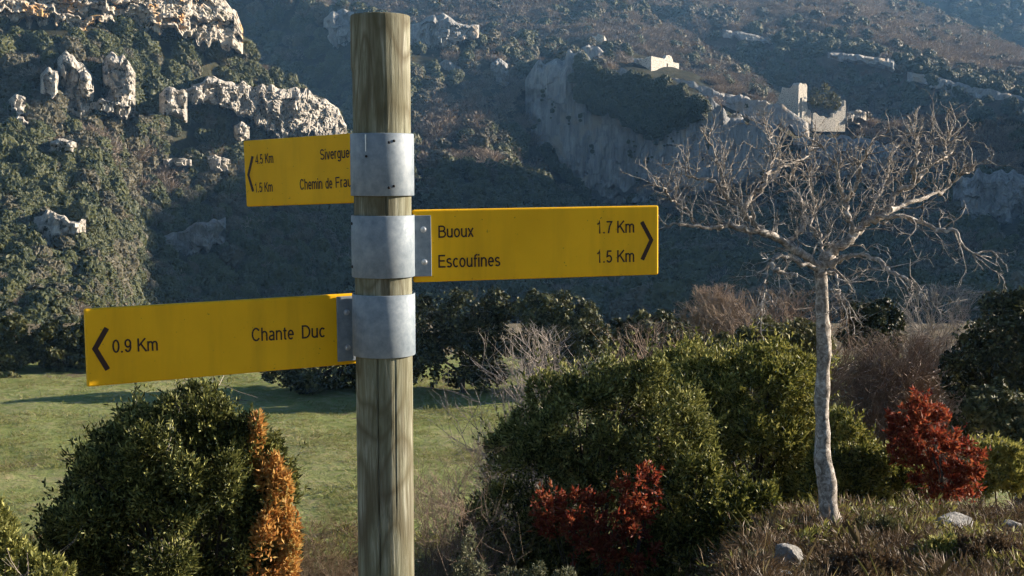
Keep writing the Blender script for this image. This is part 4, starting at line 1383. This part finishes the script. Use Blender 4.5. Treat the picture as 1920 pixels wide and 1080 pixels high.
tree('herb_clump', 'grey-green herb sprig right of the foot of the post', 'herb', [(880, 1030, 9, 40), (862, 1070, 12, 26), (898, 1075, 12, 24)], 6.2, (880, 1110), 420, 0.022, M['sage'], 421, GS, r0=0.004, kind='sprigs', depth=0.4, rough=0.4, blades=3, sub=30, sr=(0.13, 0.30), trunkname='stem', foliage_name='foliage')
tree('herb_clump', 'pale herbs in front of the red bush at the bottom edge', 'herb', [(1010, 1080, 14, 26), (1060, 1085, 20, 20), (950, 1085, 16, 24), (985, 1090, 16, 18)], 6.8, (1010, 1120), 700, 0.022, M['sage'], 422, GS, r0=0.004, kind='sprigs', depth=0.4, rough=0.4, blades=3, sub=30, sr=(0.13, 0.30), trunkname='stem', foliage_name='foliage')


# ------------------------------------------------------------------ the bare tree
def bare_tree():
    rg = np.random.default_rng(909)
    Y0 = 8.0
    bp = at(1560, 1008, Y0)
    bp[2] = gz(bp[0], bp[1])
    root = empty('bare_tree', bp, 'dead leafless tree with a thin pale trunk and spreading crown', 'tree')
    b = np.array([float(np.float32(v)) for v in bp])
    k = Y0 / F
    T = [(1562, 1040, 27), (1561, 1005, 25), (1553, 945, 22), (1550, 900, 21), (1543, 850, 18.5), (1541, 780, 17), (1543, 700, 16.5), (1545, 640, 15.5), (1542, 580, 14), (1540, 530, 13), (1537, 500, 13)]
    P = np.array([at(x, y, Y0) for x, y, r in T])
    R = np.array([r for x, y, r in T]) * k * 0.84
    n = 60
    Pd = resample(P, n)
    Rd = np.interp(np.linspace(0, 1, n), np.linspace(0, 1, len(R)), R)
    V, Fs = tubes([(Pd, Rd)], 18)
    nn = fbm(V * np.array([16, 16, 7]), 4, 4)
    ax = np.repeat(Pd, 18, 0)
    V = ax + (V - ax) * (1 + 0.42 * nn[:, None])
    link('trunk', mk_mesh('trunk', V - b, Fs, True), M['dead'], root)
    limbs = [
        ([(1537, 500), (1499, 474), (1474, 457), (1435, 436), (1401, 431), (1367, 423), (1338, 427), (1308, 427), (1265, 418), (1235, 431)], 9.5, 1.5, -0.5),
        ([(1435, 436), (1397, 406), (1393, 389), (1363, 372), (1342, 346), (1308, 333), (1286, 325), (1269, 303)], 6.5, 1.3, -0.1),
        ([(1397, 406), (1406, 372), (1431, 350), (1436, 329), (1474, 312), (1516, 291), (1525, 269)], 6, 1.2, 0.5),
        ([(1538, 500), (1555, 478), (1589, 453), (1614, 431), (1636, 410), (1670, 393), (1678, 363), (1712, 346), (1742, 312), (1768, 295), (1793, 278)], 12, 1.6, 0.3),
        ([(1670, 393), (1708, 380), (1746, 367), (1776, 350), (1810, 324), (1827, 320)], 6, 1.2, 0.5),
        ([(1640, 408), (1678, 404), (1729, 418), (1763, 431), (1793, 435), (1819, 474), (1861, 474), (1891, 504)], 6, 1.0, -0.4),
        ([(1540, 505), (1565, 490), (1610, 478), (1648, 491), (1674, 512), (1704, 529), (1738, 550)], 7.5, 1.3, -0.7),
        ([(1602, 440), (1589, 401), (1585, 376), (1572, 346), (1567, 308), (1546, 282), (1533, 261)], 6.5, 1.2, 0.1),
        ([(1585, 376), (1606, 350), (1610, 320), (1623, 291), (1636, 269)], 4.8, 1.6, -0.3),
        ([(1474, 457), (1508, 418), (1499, 372), (1482, 346), (1492, 318), (1480, 280)], 6, 1.2, 0.6),
        ([(1537, 503), (1505, 496), (1474, 478), (1448, 487), (1453, 504), (1478, 512), (1495, 516)], 6, 3.0, -0.5),
        ([(1712, 346), (1716, 305), (1722, 272), (1710, 245), (1700, 225)], 4.2, 1.0, 0.2),
        ([(1768, 295), (1774, 270), (1782, 250), (1790, 228)], 3.6, 1.0, 0.4),
        ([(1363, 372), (1352, 330), (1340, 290), (1330, 255)], 4, 1.0, 0.2),
        ([(1436, 329), (1450, 290), (1444, 262), (1452, 240)], 3.8, 1.0, 0.6),
        ([(1308, 427), (1290, 395), (1262, 375), (1240, 350), (1205, 345)], 3.6, 0.9, -0.5),
        ([(1614, 431), (1640, 380), (1660, 340), (1668, 300), (1690, 270)], 5, 1.1, 0.7),
        ([(1535, 498), (1540, 455), (1520, 420), (1528, 380), (1515, 340), (1540, 310)], 5, 1.2, 0.9),
        ([(1448, 490), (1436, 520), (1436, 545), (1453, 574)], 3.4, 1.2, -0.6),
        ([(1545, 505), (1570, 520), (1572, 545), (1590, 565)], 2.6, 1.0, -0.4),
    ]
    for pts, r0, r1, dY in limbs:
        m = len(pts)
        P = np.array([at(x, y, Y0 + dY * (i / (m - 1)) + (0 if i == 0 else rg.normal() * 0.04)) for i, (x, y) in enumerate(pts)])
        # knotty: jitter between control points
        Pd = resample(P, m * 5)
        Pd[1:] += rg.normal(size=(len(Pd) - 1, 3)) * 0.007
        Rd = np.linspace(r0, r1, len(Pd)) * 0.9 * k * (1 + 0.16 * rg.normal(size=len(Pd)))
        V, Fs = tubes([(Pd, Rd)], 8)
        br = link('branch', mk_mesh('branch', V - b, Fs, True), M['dead'], root)
        polys = []
        length = np.sum(np.linalg.norm(np.diff(Pd, axis=0), axis=1))
        nt = int(6 + length * (19 if pts[-1][1] < 500 else 9))
        i = rg.integers(2, len(Pd) - 1, nt)
        t_ = i / len(Pd)
        low_ = pts[-1][1] > 500
        dz = rg.uniform(-1.1, 0.5, nt) if low_ else rg.uniform(-0.25, 1.2, nt)
        d = unit(0.35 * unit(Pd[i] - Pd[i - 1]) + np.stack([rg.normal(size=nt) * 0.55, rg.normal(size=nt) * 0.55, dz], -1))
        grow(Pd[i], d, rg.uniform(0.09, 0.36, nt) * (1.05 - 0.4 * t_), rg.uniform(0.75, 1.6, nt) * k, rg, 2, polys, 0.26, -0.2 if low_ else 0.3, 2, 0.6, 6)
        V, Fs = tubes(polys, 4, False)
        tag(link('twigs', mk_mesh('twigs', V - b, Fs, True), M['dead'], br), kind='stuff')


bare_tree()


# ------------------------------------------------------------------ rocks, grass
STONES = []


def boulder(label, px, py, w, h, Y, seed, mat=M['boulder'], group='pale stones in the dry grass'):
    rg = np.random.default_rng(seed)
    bm = bmesh.new()
    bmesh.ops.create_icosphere(bm, subdivisions=3, radius=1)
    k = Y / F
    c = at(px, py, Y)
    V = np.array([v.co[:] for v in bm.verts])
    d = V.copy()
    cut = np.ones(len(V)) * 1.0
    for q in range(16):                                   # knock flat facets off
        nrm = unit(rg.normal(size=3))
        s = d @ nrm
        cut = np.minimum(cut, np.where(s > 0.2, rg.uniform(0.5, 0.78) / np.maximum(s, 0.2), 9))
    cut = cut + 0.05 * fbm(d * 4.5, 4, seed)
    V = d * cut[:, None] * np.array([w / 2 * k, w / 2.4 * k, h / 2 * k]) * 1.25
    for v, co in zip(bm.verts, V):
        v.co = co
    me = bpy.data.meshes.new('boulder')
    bm.to_mesh(me)
    bm.free()
    o = link('boulder', me, mat)
    g = gz(c[0], c[1])
    o.location = (float(c[0]), float(c[1]), float(0.5 * c[2] + 0.5 * (g + h * k * 0.12)))
    tag(o, label, 'stone', group)
    STONES.append((float(c[0]), float(c[1]), w * k * 0.62))


boulder('large bluish white stone in shade left of the bare tree foot', 1475, 1030, 54, 60, 6.9, 1)
boulder('bright white flat stone right of the bare tree', 1790, 968, 92, 52, 8.2, 2)
boulder('dark grey stone left of the bright white flat stone', 1722, 996, 54, 28, 8.0, 3)
boulder('small pale stone under the bright white flat stone', 1748, 1008, 34, 24, 7.8, 4)
boulder('small pale stone at the right edge in the grass', 1896, 970, 40, 26, 8.4, 5)
boulder('pale pebble below the large bluish stone', 1464, 1066, 44, 26, 6.5, 6)
boulder('low stone right of the bright white flat stone', 1850, 988, 34, 18, 8.1, 7)


def tuft(seed, blades, h, w, lean, r=0.06):
    rg = np.random.default_rng(seed)
    b = np.stack([rg.normal(size=blades) * r, rg.normal(size=blades) * r, np.zeros(blades)], -1)
    d = unit(np.stack([rg.normal(size=blades) * lean, rg.normal(size=blades) * lean, np.ones(blades)], -1))
    L = h * rg.uniform(0.5, 1.2, (blades, 1))
    W = unit(np.cross(d, rg.normal(size=(blades, 3)))) * w
    m = b + d * L * 0.55
    out = d * np.array([1, 1, 0])
    tip = b + d * L + out * L * rg.uniform(0.1, 0.8, (blades, 1)) - np.array([0, 0, 1]) * L * 0.08
    V = np.stack([b - W, b + W, m + W * 0.7, tip, m - W * 0.7], 1).reshape(-1, 3)
    return V, np.arange(blades * 5).reshape(-1, 5)


PROTO_CUR = bpy.data.collections.new('grass_kinds')
GRASS = PROTO_CUR
for k in range(3):
    proto('tuft_a%d' % k, *tuft(500 + k, 70, 0.06, 0.0008, 0.7), M['grass_dry'])
for k in range(2):
    rg_ = np.random.default_rng(520 + k)
    b_ = rg_.normal(size=(60, 3)) * np.array([0.07, 0.07, 0.025]) + np.array([0, 0, 0.05])
    proto('tuft_b%d' % k, *sprigs(b_, unit(b_ * np.array([2, 2, 0]) + np.array([0, 0, 0.12])), 0.07, 0.0026, 4, 0.4, rg_), M['heather'])
for k in range(2):
    rg_ = np.random.default_rng(530 + k)
    b_ = rg_.normal(size=(60, 3)) * np.array([0.07, 0.07, 0.03]) + np.array([0, 0, 0.05])
    proto('tuft_c%d' % k, *sprigs(b_, unit(b_ * np.array([2, 2, 0]) + np.array([0, 0, 0.12])), 0.045, 0.004, 4, 0.5, rg_), M['juniper_yel'])
for k in range(2):
    proto('tuft_d%d' % k, *tuft(560 + k, 22, 0.20, 0.0012, 0.28, 0.03), M['grass_dry'])
PROTO_CUR = bpy.data.collections.new('meadow_kinds')
MEAD = PROTO_CUR
for k in range(3):
    proto('blade_a%d' % k, *tuft(540 + k, 18, 0.10, 0.006, 0.7, 0.10), M['grass_field'])


def grass():
    rg = np.random.default_rng(77)
    n = 17000
    y = rg.uniform(3.2, 9.8, n)
    x = rg.uniform(-0.42, 0.47, n) * y
    keep = (rg.random(n) < 0.25 + 0.75 * (x > 0.6))
    x, y = x[keep], y[keep]
    Q = np.stack([x, y, ground_z(x, y) - 0.01], -1)
    for sx, sy, sr_ in STONES:
        Q = Q[~((np.hypot(Q[:, 0] - sx, (Q[:, 1] - sy)) < sr_) | ((np.abs(Q[:, 0] - sx) < sr_ * 0.7) & (Q[:, 1] < sy) & (Q[:, 1] > sy - 0.3)))]
    patch = fbm(Q * 0.9, 3, 44)
    Q = Q[patch + 0.2 * rg.normal(size=len(Q)) > -0.42]
    tone = fbm(Q * 1.1, 3, 4) + 0.35 * rg.normal(size=len(Q))
    idx = np.where(tone < 0.05, rg.integers(0, 3, len(Q)), np.where(tone < 0.52, rg.integers(3, 5, len(Q)), rg.integers(5, 7, len(Q))))
    idx = np.where(rg.random(len(Q)) < 0.10, rg.integers(7, 9, len(Q)), idx)
    scatter('dry_grass', Q, 0.35 + 1.0 * rg.random(len(Q)) ** 2.6, idx, GRASS, 'dry tan grass and low heath on the stony ground at the lower right', 'grass')
    # slope and scrub on the drop below the bushes
    n = 2600
    y = rg.uniform(12, 30, n)
    x = rg.uniform(-0.45, 0.45, n) * y
    Q = np.stack([x, y, ground_z(x, y) - 0.02], -1)
    scatter('slope_scrub', Q, rg.uniform(0.8, 1.3, len(Q)) * (0.6 + y / 20), rg.integers(0, 7, len(Q)), GRASS, 'rough scrub on the slope dropping to the meadow', 'scrub')
    n = 42000
    y = 60 - 36 * rg.random(n) ** 0.9
    x = rg.uniform(-0.45, 0.06, n) * y
    m = rg.random(n) < 0.1
    x = np.where(m, rg.uniform(0.2, 0.4, n) * y, x)
    Q = np.stack([x, y, ground_z(x, y) + 0.02], -1)
    dens = fbm(Q * 0.5, 3, 9)
    Q = Q[dens + 0.25 * rg.normal(size=n) > 0.0]
    scatter('meadow_grass', Q, np.where(rg.random(len(Q)) < 0.015, rg.uniform(1.6, 2.6, len(Q)), rg.uniform(0.5, 1.1, len(Q))), rg.integers(0, 3, len(Q)), MEAD, 'short green and straw-coloured grass of the meadow', 'grass')


grass()


# ------------------------------------------------------------------ sans serif lettering drawn with strokes
def _arc(cx, cy, rx, ry, a0, a1, n=12):
    t_ = np.radians(np.linspace(a0, a1, n))
    return [(cx + rx * math.cos(q), cy + ry * math.sin(q)) for q in t_]


XH = 0.74      # x-height as a share of the capital height
GLYPH = {
    ' ': (0.30, []), '.': (0.20, [[(0.07, 0.0), (0.07, 0.13)]]),
    'B': (0.66, [[(0.06, 0), (0.06, 1)], [(0.0, 0.94), (0.32, 0.94)] + _arc(0.32, 0.74, 0.20, 0.20, 90, -90) + [(0.06, 0.54)],
                 [(0.34, 0.54)] + _arc(0.34, 0.30, 0.24, 0.24, 90, -90) + [(0.0, 0.06)]]),
    'E': (0.62, [[(0.06, 0), (0.06, 1)], [(0.06, 0.94), (0.56, 0.94)], [(0.06, 0.53), (0.52, 0.53)], [(0.06, 0.06), (0.58, 0.06)]]),
    'K': (0.66, [[(0.06, 0), (0.06, 1)], [(0.58, 1.0), (0.08, 0.42)], [(0.24, 0.58), (0.62, 0.0)]]),
    'C': (0.70, [_arc(0.34, 0.5, 0.29, 0.45, 38, 322, 22)]),
    'D': (0.68, [[(0.06, 0), (0.06, 1)], [(0.0, 0.94), (0.26, 0.94)] + _arc(0.26, 0.5, 0.33, 0.44, 90, -90, 16) + [(0.0, 0.06)]]),
    'S': (0.64, [_arc(0.31, 0.72, 0.24, 0.22, 25, 250, 14) + _arc(0.31, 0.28, 0.25, 0.22, 80, -155, 14)]),
    'F': (0.58, [[(0.06, 0), (0.06, 1)], [(0.06, 0.94), (0.54, 0.94)], [(0.06, 0.50), (0.48, 0.50)]]),
    'u': (0.54, [[(0.06, XH), (0.06, 0.26)] + _arc(0.24, 0.24, 0.18, 0.19, 180, 350, 10), [(0.43, XH), (0.43, 0)]]),
    'o': (0.56, [_arc(0.26, XH / 2, 0.20, XH / 2 - 0.05, 0, 360, 22)]),
    'x': (0.48, [[(0.02, XH), (0.42, 0)], [(0.42, XH), (0.02, 0)]]),
    's': (0.48, [_arc(0.22, 0.53, 0.165, 0.155, 30, 245, 12) + _arc(0.22, 0.205, 0.175, 0.155, 75, -150, 12)]),
    'c': (0.48, [_arc(0.25, XH / 2, 0.19, XH / 2 - 0.05, 45, 315, 18)]),
    'f': (0.30, [[(0.11, 0), (0.11, 0.80)] + _arc(0.27, 0.80, 0.16, 0.15, 180, 70, 8), [(0.0, XH - 0.08), (0.28, XH - 0.08)]]),
    'i': (0.20, [[(0.08, 0), (0.08, XH)], [(0.08, 0.87), (0.08, 1.0)]]),
    'n': (0.54, [[(0.06, 0), (0.06, XH)], _arc(0.25, XH - 0.25, 0.185, 0.20, 175, 0, 10) + [(0.435, 0)]]),
    'm': (0.82, [[(0.06, 0), (0.06, XH)], _arc(0.225, XH - 0.24, 0.16, 0.19, 175, 0, 10) + [(0.385, 0)], _arc(0.55, XH - 0.24, 0.16, 0.19, 175, 0, 10) + [(0.71, 0)]]),
    'h': (0.54, [[(0.06, 0), (0.06, 1)], _arc(0.25, XH - 0.25, 0.185, 0.20, 175, 0, 10) + [(0.435, 0)]]),
    'a': (0.52, [_arc(0.23, XH - 0.21, 0.17, 0.16, 150, 0, 9) + [(0.40, 0.0)], _arc(0.21, 0.20, 0.155, 0.155, 70, 330, 14), [(0.24, 0.355), (0.40, 0.42)]]),
    'e': (0.54, [[(0.07, XH / 2 + 0.01), (0.45, XH / 2 + 0.01)] + _arc(0.26, XH / 2, 0.19, XH / 2 - 0.05, 5, 315, 20)]),
    't': (0.30, [[(0.13, 0.92), (0.13, 0.16)] + _arc(0.22, 0.15, 0.09, 0.10, 190, 290, 6), [(0.0, XH - 0.05), (0.28, XH - 0.05)]]),
    'v': (0.48, [[(0.02, XH), (0.22, 0.0)], [(0.42, XH), (0.22, 0.0)]]),
    'r': (0.34, [[(0.06, 0), (0.06, XH)], _arc(0.24, XH - 0.24, 0.175, 0.19, 175, 80, 6)]),
    'g': (0.54, [_arc(0.24, XH / 2 + 0.01, 0.185, XH / 2 - 0.06, 0, 360, 20), [(0.435, XH), (0.435, -0.06)] + _arc(0.25, -0.06, 0.185, 0.16, 0, -155, 9)]),
    'd': (0.54, [_arc(0.24, XH / 2, 0.185, XH / 2 - 0.05, 0, 360, 20), [(0.435, 1), (0.435, 0)]]),
    '0': (0.56, [_arc(0.26, 0.5, 0.20, 0.44, 0, 360, 24)]),
    '1': (0.56, [[(0.10, 0.74), (0.26, 0.84), (0.31, 1.0), (0.31, 0.0)]]),
    '4': (0.56, [[(0.40, 0.0), (0.40, 0.97), (0.05, 0.27), (0.52, 0.27)]]),
    '5': (0.56, [[(0.46, 0.94), (0.14, 0.94), (0.09, 0.50)] + _arc(0.26, 0.31, 0.20, 0.26, 130, -155, 16)]),
    '7': (0.56, [[(0.04, 0.94), (0.48, 0.94), (0.30, 0.55), (0.20, 0.0)]]),
    '9': (0.56, [_arc(0.26, 0.67, 0.19, 0.27, 0, 360, 20), [(0.45, 0.70)] + _arc(0.25, 0.42, 0.20, 0.36, 20, -150, 12)]),
}


def stroke_text(txt, wd=0.125, gap=0.05):
    V, Q, x, z = [], [], 0.0, 0
    for ch in txt:
        adv, strokes = GLYPH[ch]
        for st in strokes:
            p = np.array(st, float)
            d = np.diff(p, axis=0)
            ok = np.concatenate([[True], np.linalg.norm(d, axis=1) > 1e-6])
            p = p[ok]
            d = unit(np.diff(p, axis=0))
            nr = np.stack([-d[:, 1], d[:, 0]], -1)
            closed = np.linalg.norm(p[0] - p[-1]) < 1e-6
            first, last = (nr[-1], nr[0]) if closed else (nr[0], nr[-1])
            a = np.concatenate([[first], nr])
            b_ = np.concatenate([nr, [last]])
            mt = unit(a + b_)
            k = wd / 2 / np.maximum(0.45, np.sum(mt * a, 1))[:, None]
            L, R = p + mt * k, p - mt * k
            o = len(V) and sum(len(v) for v in V)
            n = len(p)
            zz = np.full((n, 1), z * 0.00002)
            V.append(np.concatenate([np.hstack([L + [x, 0], zz]), np.hstack([R + [x, 0], zz])]))
            i = np.arange(n - 1)
            Q.append(np.stack([o + i, o + i + 1, o + n + i + 1, o + n + i], -1)[:, ::-1])
            z += 1
        x += adv + gap
    V = np.concatenate(V)
    V[:, 0] -= V[:, 0].min()
    return V, np.concatenate(Q)


# ------------------------------------------------------------------ the signpost
def ray_plane(px, py, O, N):
    d = ray(px, py)
    t_ = np.dot(O - EYEP, N) / np.dot(d, N)
    return EYEP + d * t_


def bev_box(size, bevel, seg=3):
    bm = bmesh.new()
    bmesh.ops.create_cube(bm, size=1)
    for v in bm.verts:
        v.co = (v.co.x * size[0], v.co.y * size[1], v.co.z * size[2])
    if bevel:
        bmesh.ops.bevel(bm, geom=bm.edges[:], offset=bevel, segments=seg, profile=0.5, affect='EDGES')
    V = np.array([v.co[:] for v in bm.verts])
    bm.verts.index_update()
    Fl = [[v.index for v in f.verts] for f in bm.faces]
    bm.free()
    return V, Fl


def pymesh(name, V, Fl, sm=False):
    me = bpy.data.meshes.new(name)
    me.from_pydata([tuple(v) for v in V], [], Fl)
    if sm:
        me.polygons.foreach_set('use_smooth', [True] * len(me.polygons))
    me.update()
    return me


def signpost():
    YP = 2.37
    top = at(716, 28, YP)
    ax = float(at(717, 320, YP)[0])
    b = np.array([ax, YP, 0.0])
    root = empty('signpost', b, 'round wooden trail signpost carrying three yellow direction boards', 'signpost')
    R0 = 0.0545
    zt = float(top[2]) - 0.004
    # post: grid with a drying crack, slightly uneven surface
    na, nz_ = 180, 260
    th = np.arange(na) / na * 2 * math.pi
    z = np.linspace(-0.35, zt, nz_)
    TH, Z = np.meshgrid(th, z)
    C3 = np.stack([np.cos(TH) * 1.2, np.sin(TH) * 1.2, Z * 0.6], -1)
    rr = R0 * (1 + 0.012 * fbm(C3 * 1.7, 3, 2)) + 0.0006 * fbm(np.stack([np.cos(TH) * 30, np.sin(TH) * 30, Z * 4], -1), 3, 6)

    def groove(t0, wob, z0, z1, depth, width):
        a = t0 + wob * fbm(np.stack([Z * 3.1, Z * 0 + t0, Z * 0], -1), 3, 8)
        dist = np.abs((TH - a + math.pi) % (2 * math.pi) - math.pi)
        fadez = smooth((Z - z0) / 0.1) * smooth((z1 - Z) / 0.12)
        return depth * np.exp(-(dist / width) ** 2) * fadez
    rr = rr - groove(rad(262), 0.10, -0.4, 1.34, 0.009, 0.022)
    rr = rr - groove(rad(284), 0.06, 1.35, 1.80, 0.004, 0.02)
    rr = rr - groove(rad(296), 0.07, 0.9, 1.4, 0.003, 0.016)
    rr = rr - groove(rad(240), 0.08, 1.5, 1.8, 0.003, 0.016)
    rr = rr - groove(rad(325), 0.03, 1.58, 1.8, 0.002, 0.014)
    chip = smooth((Z - (zt - 0.10)) / 0.004) * (np.abs((TH - rad(182) + math.pi) % (2 * math.pi) - math.pi) < rad(38))
    rr = rr + 0.0028 * chip
    V = np.stack([rr * np.cos(TH), rr * np.sin(TH), Z], -1).reshape(-1, 3)
    # rounded top rim
    rings = [V]
    last = V[-na:]
    for s, dz in ((0.985, 0.0018), (0.94, 0.003), (0.6, 0.0034), (0.02, 0.0036)):
        q = last * np.array([s, s, 1]) + np.array([0, 0, dz])
        rings.append(q)
    V = np.concatenate(rings)
    post = link('post', mk_mesh('post', V, grid_faces(nz_ + 4, na, True), True), M['post'], root)

    # sign boards
    boards = {}

    def board(key, label, L, Rr, H, thick=0.012):
        (lx, lt, lb, lY), (rx, rt, rb, rY) = L, Rr
        PL = at(lx, (lt + lb) / 2, lY)
        PR = at(rx, (rt + rb) / 2, rY)
        ln = np.linalg.norm(PR - PL)
        U = (PR - PL) / ln
        N = unit(np.cross(U, np.array([0, 0, 1.0])))
        Vv = np.cross(N, U)
        c = (PL + PR) / 2
        Vb, Fl = bev_box((ln, thick, H), 0.0035, 3)
        W = c + Vb[:, :1] * U + Vb[:, 1:2] * (-N) + Vb[:, 2:3] * Vv
        o = link('sign_board', pymesh('sign_board', W - b, Fl), M['yellow'], root)
        o['label'] = label
        boards[key] = (o, c, U, Vv, N, thick)
        return o

    board('top', 'yellow board reading Sivergues and Chemin de Frau', (462, 264, 388, 2.66), (757, 241, 380, 2.455), 0.1405)
    board('mid', 'yellow board reading Buoux and Escoufines', (774, 393, 530, 2.387), (1233, 384, 516, 2.508), 0.1405)
    board('low', 'yellow board reading Chante Duc', (160, 578, 726, 2.188), (666, 549, 682, 2.43), 0.1405)

    def text(key, s, x0, x1, ybase, ytop):
        """Lettering placed where it is read on the board."""
        o, c, U, Vv, N, th_ = boards[key]
        O = c + N * (th_ / 2)
        a = ray_plane(x0, ybase[0], O, N)
        e = ray_plane(x1, ybase[1], O, N)
        tp = ray_plane(x0, ytop, O, N)
        co, quads = stroke_text(s)
        w = co[:, 0].max()
        cap = 1.0
        kx = np.dot(e - a, U) / w
        kv = np.dot(tp - a, Vv) / cap
        sl = np.dot(e - a, Vv) / w
        Wc = a + co[:, :1] * kx * U + (co[:, 1:2] * kv + co[:, :1] * sl) * Vv + N * (0.0008 + co[:, 2:3])
        link('lettering', mk_mesh('lettering', Wc - b, quads), M['ink'], o)

    def arrow(key, pts, wpx):
        o, c, U, Vv, N, th_ = boards[key]
        O = c + N * (th_ / 2)
        Q = [ray_plane(x, y, O, N) for x, y in pts]
        uv = np.array([[np.dot(q - c, U), np.dot(q - c, Vv)] for q in Q])
        hw = wpx * 0.5 * 0.00102
        dirs = unit(np.diff(uv, axis=0))
        nr = np.stack([-dirs[:, 1], dirs[:, 0]], -1)
        mit = unit(nr[0] + nr[1])
        ml = hw / max(0.3, np.dot(mit, nr[0]))
        Lp = [uv[0] + nr[0] * hw, uv[1] + mit * ml, uv[2] + nr[1] * hw]
        Rp = [uv[0] - nr[0] * hw, uv[1] - mit * ml, uv[2] - nr[1] * hw]
        W = [c + u * U + v * Vv + N * (th_ / 2 + 0.0008) for u, v in Lp + Rp]
        link('arrow', pymesh('arrow', np.array(W) - b, [[0, 1, 4, 3], [1, 2, 5, 4]]), M['ink'], o)

    text('mid', 'Buoux', 822, 888, (446, 444), 423)
    text('mid', 'Escoufines', 822, 938, (502, 499), 478)
    text('mid', '1.7 Km', 1119, 1189, (438, 436), 415)
    text('mid', '1.5 Km', 1119, 1189, (493, 491), 470)
    arrow('mid', [(1203, 416), (1221, 450), (1204, 487)], 8)
    text('low', '0.9 Km', 211, 296, (662, 657), 637)
    text('low', 'Chante', 472, 551, (640, 636), 615)
    text('low', 'Duc', 566, 609, (635, 632), 610)
    arrow('low', [(200, 615), (178, 654), (202, 693)], 9)
    text('top', '4.5 Km', 479, 513, (308, 305), 290)
    text('top', '1.5 Km', 479, 512, (361, 359), 343)
    text('top', 'Sivergues', 601, 663, (300, 295), 280)
    text('top', 'Chemin', 563, 605, (356, 354), 336)
    text('top', 'de', 611, 624, (354, 353), 334)
    text('top', 'Frau', 630, 660, (352, 350), 332)
    arrow('top', [(474, 293), (466, 328), (475, 359)], 6)

    # clamps
    def clamp(py0, py1, flange=None, key=None, bolts=(), holes=(), lug=None):
        zt_ = float(at(717, py0, YP - 0.06)[2])
        zb_ = float(at(717, py1, YP - 0.06)[2])
        n = 72
        a = np.arange(n) / n * 2 * math.pi
        ro, ri = 0.0605, 0.0572
        prof = [(ri, zb_ + 0.0008), (ro - 0.0008, zb_), (ro, zb_ + 0.0012), (ro, zt_ - 0.0012), (ro - 0.0008, zt_), (ri, zt_ - 0.0008)]
        wob = 1 + 0.002 * np.sin(3 * a + py0)
        V = np.concatenate([np.stack([r * wob * np.cos(a), r * wob * np.sin(a), np.full(n, z_)], -1) for r, z_ in prof + [prof[0]]])
        o = link('clamp', mk_mesh('clamp', V, grid_faces(len(prof) + 1, n, True), True), M['galv'], root)
        if flange:
            bo, c, U, Vv, N, th_ = boards[key]
            O = c + N * (th_ / 2)
            (fx0, fx1, fy0, fy1) = flange
            Q = [ray_plane(fx0, (fy0 + fy1) / 2, O, N), ray_plane(fx1, (fy0 + fy1) / 2, O, N)]
            t0 = ray_plane((fx0 + fx1) / 2, fy0, O, N)
            b0 = ray_plane((fx0 + fx1) / 2, fy1, O, N)
            w_ = np.linalg.norm(Q[1] - Q[0])
            h_ = np.linalg.norm(t0 - b0)
            cc = (Q[0] + Q[1]) / 2 + N * 0.0032
            Vb, Fl = bev_box((w_, 0.004, h_), 0.0008, 2)
            W = cc + Vb[:, :1] * U + Vb[:, 1:2] * (-N) + Vb[:, 2:3] * Vv
            link('flange', pymesh('flange', W - b, Fl), M['galv'], o)
            for (bx, by) in bolts:
                q = ray_plane(bx, by, O, N) + N * 0.0052
                prof_ = [(0.0062, 0.0), (0.0062, 0.0008), (0.0046, 0.0010), (0.0044, 0.0030), (0.0034, 0.0042), (0.0, 0.0045)]
                m = 12
                aa = np.arange(m) / m * 2 * math.pi
                W = np.concatenate([q + r * (np.cos(aa)[:, None] * U + np.sin(aa)[:, None] * Vv) + d_ * N for r, d_ in prof_])
                link('bolt', mk_mesh('bolt', W - b, grid_faces(len(prof_), m, True), False), M['bolt'], o)
        for (hx, hy, hr, mt) in holes:
            u = (hx - 717) / F * (YP - 0.055)
            y_ = -math.sqrt(max(0.0, 0.0612 ** 2 - u * u))
            zc = float(at(hx, hy, YP + y_)[2])
            nrm = unit(np.array([u, y_, 0]))
            tg = np.array([-nrm[1], nrm[0], 0])
            m = 12
            aa = np.arange(m) / m * 2 * math.pi
            c0 = np.array([u, y_, zc])
            pr = [(hr, 0.0), (hr, 0.0008), (hr * 0.7, 0.0022), (0, 0.0026)]
            W = np.concatenate([c0 + r * (np.cos(aa)[:, None] * tg + np.sin(aa)[:, None] * np.array([0, 0, 1.0])) + d_ * nrm for r, d_ in pr])
            link('rivet', mk_mesh('rivet', W, grid_faces(len(pr), m, True), False), M[mt], o)
        return o

    c1 = clamp(249, 368, holes=[(736, 267, 0.0026, 'hole'), (745, 264, 0.0026, 'hole'), (735, 352, 0.0026, 'hole'), (744, 349, 0.0026, 'hole'), (693, 293, 0.0024, 'hole')])
    u_ = np.array([-0.0262, -0.0236, -0.0240, -0.0258])
    z_ = [float(at(693, q, YP - 0.055)[2]) for q in (252, 252, 284, 284)]
    W = np.array([[a_, -math.sqrt(0.0610 ** 2 - a_ * a_) - 0.0006, zz] for a_, zz in zip(u_, z_)])
    link('zinc_run', pymesh('zinc_run', W, [[0, 1, 2, 3]]), M['bolt'], c1)
    clamp(405, 523, (772, 808, 404, 518), 'mid', [(793, 430), (795, 491)], holes=[(661, 419, 0.003, 'hole'), (661, 500, 0.003, 'hole')])
    clamp(555, 673, (631, 676, 555, 676), 'low', [(648, 585), (650, 651)])


signpost()
